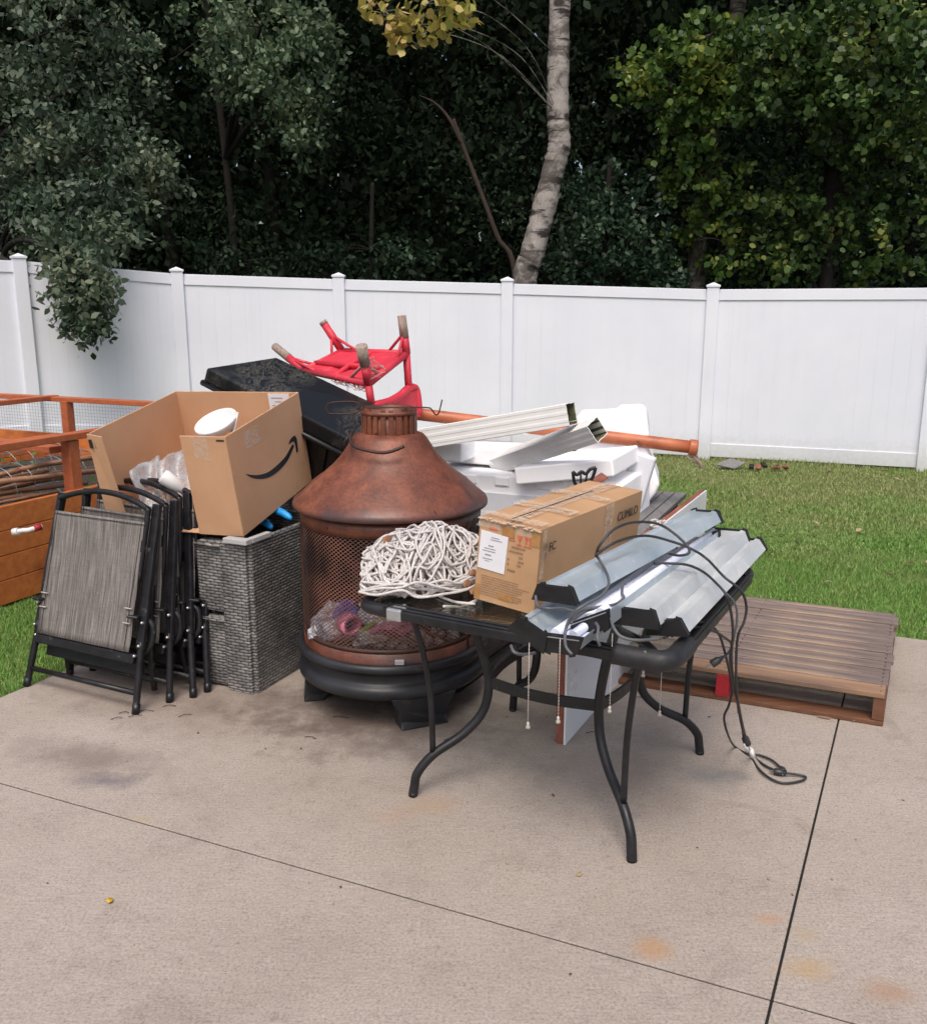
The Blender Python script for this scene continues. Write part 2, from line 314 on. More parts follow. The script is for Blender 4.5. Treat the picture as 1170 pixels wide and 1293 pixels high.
def tapemat():
    m, t, b = nmat('clear packing tape'); b.inputs['Base Color'].default_value = (.75, .62, .50, 1); b.inputs['Roughness'].default_value = .25
    n = N(t, 'ShaderNodeTexNoise', Scale=40., Detail=5, Roughness=.7); t.links.new(coords(t, (1, 1, 1)), n.inputs[0])
    a = ramp(t, n.outputs['Fac'], [(.4, (.06,)*3), (.66, (.42,)*3)]); t.links.new(a.outputs[0], b.inputs['Alpha']); bump(t, b, n.outputs['Fac'], .5, .002); return m
M_tape = tapemat()
def rustmat(name, zlo=None):
    m, t, b = nmat(name); co = coords(t)
    n = N(t, 'ShaderNodeTexNoise', Scale=3.2, Detail=9, Roughness=.68, Distortion=.4); t.links.new(co, n.inputs[0])
    col = ramp(t, n.outputs['Fac'], [(.28, (.045, .020, .016)), (.42, (.115, .038, .023)), (.56, (.175, .057, .031)), (.70, (.25, .092, .046))]).outputs[0]
    n2 = N(t, 'ShaderNodeTexNoise', Scale=1.4, Detail=6, Roughness=.6); t.links.new(co, n2.inputs[0])
    col = mixc(t, ramp(t, n2.outputs['Fac'], [(.48, (0, 0, 0)), (.60, (.85,)*3)]).outputs[0], col, (.065, .048, .052))
    n5 = N(t, 'ShaderNodeTexNoise', Scale=1., Detail=5, Roughness=.7); t.links.new(coords(t, (9, 9, 1.2)), n5.inputs[0])
    col = mixc(t, .6, col, ramp(t, n5.outputs['Fac'], [(.36, (.6, .55, .55)), (.62, (1.35, 1.3, 1.25))]).outputs[0], 'MULTIPLY')
    n3 = N(t, 'ShaderNodeTexNoise', Scale=90., Detail=4, Roughness=.7); t.links.new(co, n3.inputs[0])
    col = mixc(t, .6, col, ramp(t, n3.outputs['Fac'], [(.36, (.6, .6, .6)), (.62, (1.25, 1.2, 1.15))]).outputs[0], 'MULTIPLY')
    s = t.nodes.new('ShaderNodeSeparateXYZ'); t.links.new(co, s.inputs[0])
    if zlo:   # old grey paint left along the hood's rim
        ad = N(t, 'ShaderNodeMath', operation='MULTIPLY_ADD'); t.links.new(n.outputs['Fac'], ad.inputs[0]); ad.inputs[1].default_value = .16; t.links.new(s.outputs[2], ad.inputs[2])
        col = mixc(t, ramp(t, ad.outputs[0], [(zlo+.075, (.85,)*3), (zlo+.135, (0, 0, 0))]).outputs[0], col, (.062, .056, .062))
    t.links.new(col, b.inputs['Base Color']); b.inputs['Metallic'].default_value = .1
    r = ramp(t, n.outputs['Fac'], [(.35, (.34,)*3), (.65, (.60,)*3)]); t.links.new(r.outputs[0], b.inputs['Roughness']); bump(t, b, n3.outputs['Fac'], .35, .0015); return m
M_rust = rustmat('rusted steel'); M_hood = rustmat('rusted hood steel', .82)
M_darkrust = mat('near-black rust', (.010, .007, .006), (.030, .014, .011), 5, .8)  # much darker rust colour for the inside back wall
M_rod = mat('dark rusted rod', (.03, .018, .014), (.07, .03, .02), 30, .6, metal=.3)
M_cast = mat('charcoal cast iron', (.013, .014, .017), (.028, .030, .035), 5, .42, metal=.2, bs=.3, bscale=150, bd=.001, spots=((.075, .06, .05), 3.5, .63))
def meshscreen():
    m, t, b = nmat('rusted wire screen'); tc = t.nodes.new('ShaderNodeTexCoord'); s = t.nodes.new('ShaderNodeSeparateXYZ'); t.links.new(tc.outputs['Object'], s.inputs[0])
    at = N(t, 'ShaderNodeMath', operation='ARCTAN2'); t.links.new(s.outputs[1], at.inputs[0]); t.links.new(s.outputs[0], at.inputs[1])
    def wave(src, k, ph=None):
        mu = N(t, 'ShaderNodeMath', operation='MULTIPLY'); t.links.new(src, mu.inputs[0]); mu.inputs[1].default_value = k
        return mu.outputs[0]
    a = wave(at.outputs[0], 105.); z = wave(s.outputs[2], 400.)
    p = N(t, 'ShaderNodeMath', operation='ADD'); t.links.new(a, p.inputs[0]); t.links.new(z, p.inputs[1])
    q = N(t, 'ShaderNodeMath', operation='SUBTRACT'); t.links.new(a, q.inputs[0]); t.links.new(z, q.inputs[1])
    o = []
    for x in (p, q):
        sn = N(t, 'ShaderNodeMath', operation='SINE'); t.links.new(x.outputs[0], sn.inputs[0]); gt = N(t, 'ShaderNodeMath', operation='GREATER_THAN'); t.links.new(sn.outputs[0], gt.inputs[0]); gt.inputs[1].default_value = .66; o.append(gt)
    mx = N(t, 'ShaderNodeMath', operation='MAXIMUM'); t.links.new(o[0].outputs[0], mx.inputs[0]); t.links.new(o[1].outputs[0], mx.inputs[1])
    n = N(t, 'ShaderNodeTexNoise', Scale=7., Detail=5); t.links.new(tc.outputs['Object'], n.inputs[0])
    c = ramp(t, n.outputs['Fac'], [(.35, (.045, .024, .02)), (.65, (.19, .085, .062))]); t.links.new(c.outputs[0], b.inputs['Base Color']); b.inputs['Roughness'].default_value = .6
    t.links.new(mx.outputs[0], b.inputs['Alpha']); return m
M_screen = meshscreen()
M_rope = mat('white braided rope', (.60, .57, .55), (.46, .43, .42), 40, .85, bs=.6, bscale=500, bd=.002, spots=((.26, .22, .20), 7, .64))
M_galv = mat('galvanised sheet', (.38, .45, .50), (.52, .585, .63), 3.5, .40, metal=.4, bs=.12, bscale=9, bd=.004, spots=((.60, .63, .64), 18, .60))
M_galv2 = mat('pale galvanised sheet', (.47, .505, .525), (.63, .645, .645), 5, .45, metal=.3, bs=.35, bscale=14, bd=.004, spots=((.68, .67, .63), 9, .57), stretch=(1, 1, 1))
M_capblack = mat('black moulded end cap', (.008, .008, .009), (.018, .018, .02), 10, .4, bs=.1, spec=.35)
M_tubewhite = mat('white fluorescent reflector', (.72, .76, .90), (.78, .82, .95), 5, .3, bs=0)
M_steeledge = mat('bare sheet edge', (.5, .52, .54), (.4, .42, .44), 20, .35, metal=.7, bs=0)
M_cord = mat('grey black rubber cord', (.018, .018, .02), (.034, .034, .037), 20, .45, bs=.1)
M_cordgrey = mat('dusty grey cord', (.07, .075, .085), (.11, .115, .125), 20, .5, bs=.1)
M_chain = mat('nickel bead chain', (.65, .6, .55), (.5, .46, .42), 60, .35, metal=.5, bs=0)
M_whiteplastic = mat('white plastic', (.72, .72, .71), (.64, .64, .64), 8, .35, bs=0)
M_palletwood = woodmat('weathered pallet wood', (.075, .056, .050), (.26, .20, .175), (.38, .27, .19), axis=0, grain=(1.6, 38, 38), rough=.5)
M_palletpale = woodmat('paler fir pallet edge board', (.20, .11, .065), (.34, .215, .135), (.13, .09, .07), axis=0, grain=(1.6, 38, 38))
M_palletdark = woodmat('damp pallet stringer', (.10, .04, .02), (.19, .085, .045), None, axis=0)
M_redpaint = mat('red painted block', (.42, .015, .025), (.28, .012, .02), 14, .6, spots=((.10, .03, .02), 25, .6))
M_stain = woodmat('orange stained cedar', (.40, .10, .022), (.58, .19, .045), (.27, .06, .015), axis=0, grain=(1.5, 22, 22), rough=.6)
M_stainrail = woodmat('red brown stained rail', (.34, .075, .028), (.48, .14, .05), None, axis=0, grain=(1.5, 30, 30), rough=.55)
M_wire = mat('galvanised wire', (.33, .34, .35), (.24, .25, .26), 30, .4, metal=.6, bs=0)
M_stick = mat('reddish brown sticks', (.20, .09, .05), (.33, .19, .11), 8, .8, spots=((.30, .05, .04), 5, .62))
M_slab = mat('scuffed black plastic', (.005, .006, .007), (.010, .011, .013), 4, .35, spec=.35, bs=.15, bscale=40)
def scratched():
    m, t, b = nmat('dusty black plastic lid'); co = coords(t, (4.5, 2.2, 2.2)); n = N(t, 'ShaderNodeTexNoise', Scale=4.2, Detail=7, Roughness=.8, Distortion=1.3); t.links.new(co, n.inputs[0])
    n2 = N(t, 'ShaderNodeTexNoise', Scale=2.6, Detail=2); t.links.new(coords(t), n2.inputs[0])
    f = ramp(t, n.outputs['Fac'], [(.485, (0, 0, 0)), (.50, (1, 1, 1)), (.515, (0, 0, 0))]); g = ramp(t, n2.outputs['Fac'], [(.40, (0, 0, 0)), (.52, (.8,)*3)])
    mu = N(t, 'ShaderNodeMath', operation='MULTIPLY'); t.links.new(f.outputs[0], mu.inputs[0]); t.links.new(g.outputs[0], mu.inputs[1])
    t.links.new(mixc(t, mu.outputs[0], (.006, .007, .009), (.26, .24, .19)), b.inputs['Base Color']); b.inputs['Roughness'].default_value = .4; b.inputs['Specular IOR Level'].default_value = .3; return m
M_lid = scratched()
M_redcloth = mat('red painted chair', (.62, .035, .06), (.50, .025, .05), 6, .55, bs=.4, bscale=50, bd=.003, spots=((.68, .10, .13), 9, .6))
M_pinkrope = mat('frayed rope wrap', (.55, .20, .20), (.42, .27, .25), 30, .9, spots=((.55, .48, .45), 16, .58))
M_barewood = mat('bare weathered leg tip', (.22, .15, .12), (.36, .28, .24), 18, .85, stretch=(3, 3, .6), bs=.6, spots=((.45, .40, .38), 20, .6))
M_foam = mat('white polystyrene', (.93, .93, .94), (.89, .89, .91), 6, .85, bs=.15, bscale=120, bd=.001)
M_foamshade = mat('shaded grey foam', (.66, .68, .72), (.60, .62, .66), 4, .8)  # white foam drawn greyer, its shade put into the colour
M_spout = mat('off white painted gutter', (.72, .72, .70), (.78, .78, .76), 5, .5, spots=((.52, .51, .46), 8, .68))
M_spoutin = mat('dark olive gutter inside', (.06, .065, .03), (.16, .16, .09), 14, .9)  # darker olive colour for the insides of the pipes
M_pole = mat('rust brown painted pole', (.32, .08, .03), (.45, .14, .06), 6, .45, spots=((.15, .05, .03), 9, .6))
M_board = mat('white melamine board', (.70, .71, .74), (.76, .77, .79), 3, .35, bs=.05)
M_boardedge = mat('red brown board edge', (.17, .05, .03), (.28, .10, .065), 15, .75, bs=.5, bd=.003)
M_greyslat = woodmat('grey weathered slats', (.10, .10, .105), (.21, .205, .205), None, axis=1, grain=(3, 60, 60))
def glassmat(name, tint=(1, 1, 1), amt=.08, rough=.03):
    m, t, b = nmat(name); tr = t.nodes.new('ShaderNodeBsdfTransparent'); tr.inputs[0].default_value = (*tint, 1); gl = t.nodes.new('ShaderNodeBsdfGlossy'); gl.inputs['Roughness'].default_value = rough
    fr = N(t, 'ShaderNodeFresnel', IOR=1.45); ms = t.nodes.new('ShaderNodeMixShader'); mu = N(t, 'ShaderNodeMath', operation='ADD'); mu.inputs[1].default_value = amt; mu.operation = 'MULTIPLY'; mu.inputs[1].default_value = .45; t.links.new(fr.outputs[0], mu.inputs[0])
    t.links.new(mu.outputs[0], ms.inputs[0]); t.links.new(tr.outputs[0], ms.inputs[1]); t.links.new(gl.outputs[0], ms.inputs[2]); t.links.new(ms.outputs[0], t.nodes['Material Output'].inputs[0]); return m
M_glass = glassmat('clear table glass', (.93, .96, .95), 0.)
def plasticfilm(name, col, a0, a1):
    m, t, b = nmat(name); b.inputs['Base Color'].default_value = (*col, 1); b.inputs['Roughness'].default_value = .22
    n = N(t, 'ShaderNodeTexNoise', Scale=22., Detail=5, Roughness=.7); t.links.new(coords(t), n.inputs[0])
    t.links.new(ramp(t, n.outputs['Fac'], [(.35, (a0,)*3), (.65, (a1,)*3)]).outputs[0], b.inputs['Alpha']); bump(t, b, n.outputs['Fac'], .6, .006); return m
M_film = plasticfilm('crumpled clear plastic', (.40, .41, .43), .25, .85)
M_film2 = plasticfilm('clear bag film', (.62, .62, .70), .15, .7)
M_pink = mat('pink ribbon', (.50, .16, .27), (.38, .10, .19), 12, .5); M_green = mat('green foil strip', (.20, .38, .04), (.12, .25, .03), 30, .45)
M_blue = mat('blue foil', (.03, .035, .18), (.05, .05, .26), 12, .4); M_purple = mat('purple tissue', (.13, .045, .09), (.22, .08, .15), 20, .7)
M_char = mat('grey coal lumps', (.10, .10, .10), (.27, .27, .27), 60, .9, bs=.8)
M_glove = mat('blue nitrile glove', (.02, .30, .75), (.02, .36, .85), 10, .4)
for m_ in (M_card, M_card2):
    t_ = m_.node_tree; b_ = t_.nodes['Principled BSDF']; old = b_.inputs['Normal'].links[0].from_node
    nn_ = N(t_, 'ShaderNodeTexNoise', Scale=3., Detail=1, Distortion=.3); t_.links.new(coords(t_), nn_.inputs[0]); b2 = t_.nodes.new('ShaderNodeBump'); b2.inputs['Strength'].default_value = .22; b2.inputs['Distance'].default_value = .012
    t_.links.new(nn_.outputs['Fac'], b2.inputs['Height']); t_.links.new(b2.outputs[0], old.inputs['Normal'])
# ------------------------------------------------------------ ground
rng = np.random.default_rng(7); random.seed(7)
def ab(p): return p.x*A.x+p.y*A.y, p.x*B.x+p.y*B.y
JU, JV, JX = V((.917, -.399, 0)), V((.452, .892, 0)), V((.74, 1.88, 0))       # saw joint directions and their crossing
def AP(a, b, z=0.): return JX+JU*(a+.06)+JV*(b-2.)+UP*z
EDGE_A, EDGE_B = -3.28, 4.87
def pab(x, y): x, y = x-JX.x, y-JX.y; return (x*.892-y*.452)/.9985-.06, (.917*y+.399*x)/.9985+2.
def sstep(x): x = min(1, max(0, x)); return x*x*(3-2*x)
FPOST = [(-9.9, 5.9, .30, .3), (-8.1, 7.1, .30, .3), (-6.3, 8.33, .29, .29), (-4.50, 9.55, .27, .27), (-3.14, 10.30, .17, .17), (-1.40, 10.55, .12, .12), (.49, 10.45, .07, .07), (2.69, 10.10, .0, 0), (4.76, 9.32, 0, 0), (6.9, 8.5, 0, 0), (9.0, 7.7, 0, 0), (11.1, 6.9, 0, 0)]
def lawn_z(x, y):
    a, b = pab(x, y)
    if EDGE_A+.15 < a and b < EDGE_B-.15: return -.13
    g = np.interp(x, [p[0] for p in FPOST], [p[2] for p in FPOST]); w_ = sstep((y-5)/4.8)
    return g*w_-.02
MB().add([(-90, -60, -.4), (90, -60, -.4), (90, 130, -.4), (-90, 130, -.4)], [(0, 1, 2, 3)]).build('ground', M_forestfloor, kind='structure')
lm = MB(); nx, ny = 70, 60; xs = np.linspace(-14, 14, nx); ys = np.linspace(-4, 11.6, ny)
for y in ys:
    for x in xs: lm.v.append(V((x, y, lawn_z(x, y)+.006*math.sin(x*5+y*3))))
for j in range(ny-1):
    for i in range(nx-1): lm.f.append([j*nx+i, j*nx+i+1, (j+1)*nx+i+1, (j+1)*nx+i]); lm.sm.append(True)
lm.build('lawn', M_soil, kind='structure')
# patio: four slabs with open saw joints over a dark base
pm = MB(); JA, JB, g = [-3.28, -.06, 3.14, 6.34], [4.87, 2.0, -.9, -3.8], .0034
for i in range(3):
    for j in range(3):
        a0, a1, b1, b0 = JA[i]+(g if i else 0), JA[i+1]-g, JB[j]-(g if j else 0), JB[j+1]+g
        pm.hexa([AP(a0, b0, -.1), AP(a1, b0, -.1), AP(a1, b1, -.1), AP(a0, b1, -.1)], [AP(a0, b0), AP(a1, b0), AP(a1, b1), AP(a0, b1)])
pm.build('patio', M_conc, bevel=.0015, seg=1, kind='structure')
MB().hexa([AP(JA[0]+.02, JB[3], -.09), AP(JA[3], JB[3], -.09), AP(JA[3], JB[0]-.02, -.09), AP(JA[0]+.02, JB[0]-.02, -.09)], [AP(JA[0]+.02, JB[3], -.0045), AP(JA[3], JB[3], -.0045), AP(JA[3], JB[0]-.02, -.0045), AP(JA[0]+.02, JB[0]-.02, -.0045)]).build('patio_joint_fill', M_joint, kind='structure')
# grass
def grass():
    pts = []
    def region(n, x0, x1, y0, y1, keep):
        x = rng.uniform(x0, x1, n); y = rng.uniform(y0, y1, n); k = keep(x, y); return np.stack([x[k], y[k]], 1)
    def on(x, y): a, b = pab(x, y); e = .012*np.sin(a*31)+.010*np.sin(b*47+a*13); return ~((a > EDGE_A+.01+e) & (b < EDGE_B-.01+e))
    def seen(x, y): return np.abs(x/np.maximum(y, .1)) < 1.0
    pts.append(region(240000, .3, 6.2, 4.0, 6.6, lambda x, y: on(x, y) & seen(x, y)))
    pts.append(region(220000, .2, 9.0, 6.3, 10.2, lambda x, y: on(x, y) & seen(x, y)))
    pts.append(region(200000, -4.4, -1.2, 2.2, 6.0, lambda x, y: on(x, y) & seen(x, y) & ((x*A.x+y*A.y > -4.42) | (x*B.x+y*B.y < 2.3))))
    pts.append(region(50000, -6.5, .5, 7.0, 10.7, lambda x, y: on(x, y)))
    p = np.concatenate(pts); n = len(p)
    fx = np.array([q[0] for q in FPOST]); fy = np.array([q[1] for q in FPOST]); p = p[p[:, 1] < np.interp(p[:, 0], fx, fy)+.03]; n = len(p)
    z = np.array([lawn_z(x, y) for x, y in p]); h = rng.uniform(.014, .038, n)*(1+.3*np.sin(p[:, 0]*3.1)*np.cos(p[:, 1]*2.3)); wd = rng.uniform(.0013, .0027, n)*(1+(p[:, 1] > 6)*.8)
    nf = np.interp(p[:, 0], fx, fy)-p[:, 1]; h = np.where(nf < .12, h*1.8, h)
    an = rng.uniform(0, 6.283, n); ln = rng.uniform(.1, .8, n)*h; la = rng.uniform(0, 6.283, n)
    base = np.stack([p[:, 0], p[:, 1], z-.003], 1); dx = np.stack([np.cos(an)*wd, np.sin(an)*wd, np.zeros(n)], 1)
    mid = base+np.stack([np.cos(la)*ln*.35, np.sin(la)*ln*.35, h*.6], 1); tip = base+np.stack([np.cos(la)*ln, np.sin(la)*ln, h], 1)
    v = np.stack([base-dx, base+dx, mid+dx*.7, mid-dx*.7, tip], 1).reshape(-1, 3)
    me = bpy.data.meshes.new('grass'); me.vertices.add(5*n); me.vertices.foreach_set('co', v.ravel())
    me.loops.add(7*n); k = np.arange(n)[:, None]*5; me.loops.foreach_set('vertex_index', (k+np.array([0, 1, 2, 3, 3, 2, 4])[None]).ravel())
    me.polygons.add(2*n); ls = (np.arange(n)[:, None]*7+np.array([0, 4])[None]).ravel(); me.polygons.foreach_set('loop_start', ls); me.update(calc_edges=True)
    m, t, b = nmat('grass blades'); gg = t.nodes.new('ShaderNodeNewGeometry'); c = coords(t)
    n1 = N(t, 'ShaderNodeTexNoise', Scale=.9, Detail=5, Roughness=.6); t.links.new(c, n1.inputs[0])
    green = ramp(t, gg.outputs['Random Per Island'], [(0, (.075, .185, .024)), (.6, (.125, .29, .042)), (.93, (.18, .34, .07)), (1, (.36, .34, .15))]).outputs[0]
    dry = ramp(t, gg.outputs['Random Per Island'], [(0, (.17, .19, .06)), (.6, (.27, .25, .11)), (1, (.44, .36, .21))]).outputs[0]
    s = t.nodes.new('ShaderNodeSeparateXYZ'); t.links.new(c, s.inputs[0])
    ad = N(t, 'ShaderNodeMath', operation='MULTIPLY_ADD'); t.links.new(s.outputs[1], ad.inputs[0]); ad.inputs[1].default_value = .085; t.links.new(n1.outputs['Fac'], ad.inputs[2])
    f = ramp(t, ad.outputs[0], [(.96, (.08,)*3), (1.24, (.68,)*3)]); f.color_ramp.interpolation = 'LINEAR'
    mr = N(t, 'ShaderNodeMath', operation='SUBTRACT'); mr.inputs[1].default_value = .35; t.links.new(ad.outputs[0], mr.inputs[0]); t.links.new(mr.outputs[0], f.inputs[0]); f.color_ramp.elements[0].position = .6; f.color_ramp.elements[1].position = .93
    t.links.new(mixc(t, f.outputs[0], green, dry), b.inputs['Base Color']); b.inputs['Roughness'].default_value = .6
    me.materials.append(m); o = bpy.data.objects.new('grass', me); link(o); tag(o, 'short green lawn grass with drier patches towards the fence', 'grass', kind='stuff')
grass()
# ------------------------------------------------------------ fence
def build_fence():
    f = thing('privacy_fence', 'long white vinyl privacy fence across the back of the yard', 'fence', (0, 10, 0))
    H = 1.86
    for i, (x, y, z, _) in enumerate(FPOST):
        m = MB(); dd = V((FPOST[min(i+1, len(FPOST)-1)][0]-FPOST[max(i-1, 0)][0], FPOST[min(i+1, len(FPOST)-1)][1]-FPOST[max(i-1, 0)][1], 0)).normalized(); M = frame((x, y, z-.1), dd, UP.cross(dd))
        m.box((0, 0, (H+.1)/2), (.128, .128, H+.1), M); po = m.build('post', M_vinyl, f, bevel=.004)
        c = MB(); c.box((0, 0, H+.105), (.148, .148, .022), M); s_ = .068
        c.add([M @ V(q) for q in ((-s_, -s_, H+.116), (s_, -s_, H+.116), (s_, s_, H+.116), (-s_, s_, H+.116), (0, 0, H+.146))], [(0, 1, 4), (1, 2, 4), (2, 3, 4), (3, 0, 4)])
        c.build('post_cap', M_vinyl, po, bevel=.002)
    for i in range(len(FPOST)-1):
        p = V(FPOST[i][:3]); q = V(FPOST[i+1][:3]); d = (q-p); dn = d.normalized(); L = d.length; side = UP.cross(dn).normalized()
        if side.y < 0: side = -side
        n = max(4, round((L-.12)/.165)); bw = (L-.12)/n; m = MB()
        for k in range(n):
            a = p+dn*(.06+k*bw+.0003); b = p+dn*(.06+(k+1)*bw-.0003)
            for e in (0,):
                o1 = side*.011
                m.hexa([a-o1+UP*.13, b-o1+UP*.13, b+o1+UP*.13, a+o1+UP*.13], [a-o1+UP*(H-.1), b-o1+UP*(H-.1), b+o1+UP*(H-.1), a+o1+UP*(H-.1)])
        a = p+dn*.06+side*.0; b = q-dn*.06; o1 = side*.006
        m.hexa([a-o1+UP*.14, b-o1+UP*.14, b+o1+UP*.14, a+o1+UP*.14], [a-o1+UP*(H-.11), b-o1+UP*(H-.11), b+o1+UP*(H-.11), a+o1+UP*(H-.11)])
        m.build('panel', M_vinyl, f)
        for nm, z0, h in (('top_rail', H-.145, .115), ('bottom_rail', .015, .15)):
            o1 = side*.024; m = MB(); m.hexa([a-o1+UP*z0, b-o1+UP*z0, b+o1+UP*z0, a+o1+UP*z0], [a-o1+UP*(z0+h), b-o1+UP*(z0+h), b+o1+UP*(z0+h), a+o1+UP*(z0+h)]); m.build(nm, M_vinyl, f, bevel=.004)
build_fence()
# ------------------------------------------------------------ trees
def leafmesh(name, pts, size, m, parent=None, droop=.5, round_=False, **kw):
    n = len(pts); s = size*rng.uniform(.6, 1.25, n)
    d = rng.normal(size=(n, 3)); d[:, 2] -= droop; d /= np.linalg.norm(d, axis=1)[:, None]
    r = rng.normal(size=(n, 3)); sd_ = np.cross(d, r); sd_ /= np.linalg.norm(sd_, axis=1)[:, None]; nn = np.cross(d, sd_)
    wv = (.42 if round_ else .30)
    b = pts; s = s[:, None]
    if round_: prof = [(0, 0, 0), (.22, .42, .03), (.62, .45, .05), (1, 0, 0), (.62, -.45, .05), (.22, -.42, .03)]
    else: prof = [(0, 0, 0), (.35, .28, .05), (.7, .2, .04), (1, 0, 0), (.7, -.2, .04), (.35, -.28, .05)]
    K = len(prof); v = np.stack([b+d*s*a+sd_*s*c+nn*s*e for a, c, e in prof], 1).reshape(-1, 3)
    me = bpy.data.meshes.new(name); me.vertices.add(K*n); me.vertices.foreach_set('co', v.ravel()); me.loops.add(K*n)
    me.loops.foreach_set('vertex_index', np.arange(K*n)); me.polygons.add(n); me.polygons.foreach_set('loop_start', np.arange(n)*K); me.update(calc_edges=True); me.materials.append(m)
    if parent is not None: I = WM[parent.name].inverted(); me.transform(I)
    o = bpy.data.objects.new(name, me); link(o)
    if parent is not None: o.parent = parent
    return tag(o, **kw)
def blobpts(blobs, per=26, spread=.16):
    out = []
    for (px, py, Y, rx, ry, n) in blobs:
        c = np.array(D(px, py, Y)); k = Y/F
        q = rng.normal(size=(n, 3)); q /= np.linalg.norm(q, axis=1)[:, None]; q *= (rng.uniform(.25, 1, n)**.6)[:, None]
        tw = c+q*np.array([rx*k, min(rx*k, ry*k*1.4), ry*k])
        keep = rng.uniform(size=n) < .88; tw = tw[keep]
        dirs = rng.normal(size=(len(tw), 3))*np.array([1, 1, .5]); dirs[:, 2] -= .7; dirs /= np.linalg.norm(dirs, axis=1)[:, None]
        t = rng.uniform(0, 1, (len(tw), per, 1)); out.append((tw[:, None]+dirs[:, None]*t*spread*2.2+rng.normal(size=(len(tw), per, 3))*spread*.38).reshape(-1, 3))
    return np.concatenate(out)
L_silver = leafmat('grey green leaves', [(.0, (.016, .032, .018)), (.4, (.050, .082, .050)), (.75, (.12, .165, .105)), (1, (.22, .24, .15))])
L_silver2 = leafmat('sage green leaves', [(.0, (.016, .034, .018)), (.4, (.052, .090, .048)), (.75, (.12, .175, .092)), (1, (.19, .23, .13))])
L_green = leafmat('fresh green leaves', [(.0, (.018, .045, .012)), (.35, (.055, .115, .024)), (.7, (.14, .22, .045)), (1, (.34, .36, .07))], .35)
L_green2 = leafmat('mixed green leaves', [(.0, (.010, .026, .009)), (.4, (.032, .072, .018)), (.75, (.10, .17, .04)), (1, (.27, .29, .07))], .3)
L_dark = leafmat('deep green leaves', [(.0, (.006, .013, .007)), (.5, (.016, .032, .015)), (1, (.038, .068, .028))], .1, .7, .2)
L_shrub = leafmat('blue green shrub leaves', [(.0, (.007, .018, .010)), (.5, (.018, .044, .022)), (1, (.042, .080, .038))], .2)
L_yellow = leafmat('yellow autumn leaves', [(.0, (.17, .24, .05)), (.35, (.40, .36, .09)), (.7, (.58, .46, .15)), (1, (.62, .42, .20))], .35)
M_trunk = mat('dark bark', (.009, .007, .006), (.022, .018, .015), 9, .95, stretch=(4, 4, 1), bs=.9, bscale=30, bd=.02)
M_deadtrunk = mat('brown dead bark', (.032, .021, .016), (.065, .043, .034), 9, .95, stretch=(4, 4, 1), bs=.8, bd=.01)
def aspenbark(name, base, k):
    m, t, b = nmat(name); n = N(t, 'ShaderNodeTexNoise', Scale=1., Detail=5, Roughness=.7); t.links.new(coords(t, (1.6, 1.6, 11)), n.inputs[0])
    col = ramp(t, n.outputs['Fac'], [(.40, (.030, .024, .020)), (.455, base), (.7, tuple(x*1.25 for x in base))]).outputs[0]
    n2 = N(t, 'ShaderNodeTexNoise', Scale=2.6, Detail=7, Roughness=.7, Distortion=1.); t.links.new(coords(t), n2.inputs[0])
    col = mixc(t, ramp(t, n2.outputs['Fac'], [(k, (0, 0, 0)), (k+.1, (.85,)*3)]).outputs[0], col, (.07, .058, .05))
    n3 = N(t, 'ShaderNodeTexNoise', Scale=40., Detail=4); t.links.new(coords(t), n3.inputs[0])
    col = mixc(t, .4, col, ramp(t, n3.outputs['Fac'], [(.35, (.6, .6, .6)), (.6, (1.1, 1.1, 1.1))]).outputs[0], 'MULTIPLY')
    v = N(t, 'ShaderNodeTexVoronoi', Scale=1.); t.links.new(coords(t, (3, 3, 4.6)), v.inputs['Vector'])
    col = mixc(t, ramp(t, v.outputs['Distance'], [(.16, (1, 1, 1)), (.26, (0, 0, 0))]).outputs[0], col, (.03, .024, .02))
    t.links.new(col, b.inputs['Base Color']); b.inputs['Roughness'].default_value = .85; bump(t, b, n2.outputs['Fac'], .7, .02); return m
M_aspen = aspenbark('white aspen bark', (.30, .275, .255), .455); M_aspen2 = aspenbark('dark grey aspen bark', (.20, .17, .155), .44)  # the second aspen has darker grey bark of its own
def trunk(m, pxs, Y, rpx, foot=True):
    pts = [D(x, y, Y) for x, y in pxs]
    if foot: pts.append(V((pts[-1].x, Y, -.3)))
    n = len(pts); q = catmull(pts, 8); r = [rpx*Y/F*(.78+.32*i/len(q))*(1+.07*random.uniform(-1, 1)) for i in range(len(q))]
    m.tube(q, r, 14)
def branch(m, a, b, r0, sag=.15):
    a, b = V(a), V(b); k = (b-a).length; j = V((random.uniform(-.1, .1)*k, random.uniform(-.1, .1)*k, sag*k)); c = a.lerp(b, .35)+j*.8; c2 = a.lerp(b, .7)+j*.7+V((random.uniform(-.05, .05)*k, 0, 0))
    q = catmull([a, c, c2, b], 6); m.tube(q, [max(.004, r0*(1-.85*i/len(q))) for i in range(len(q))], 6)
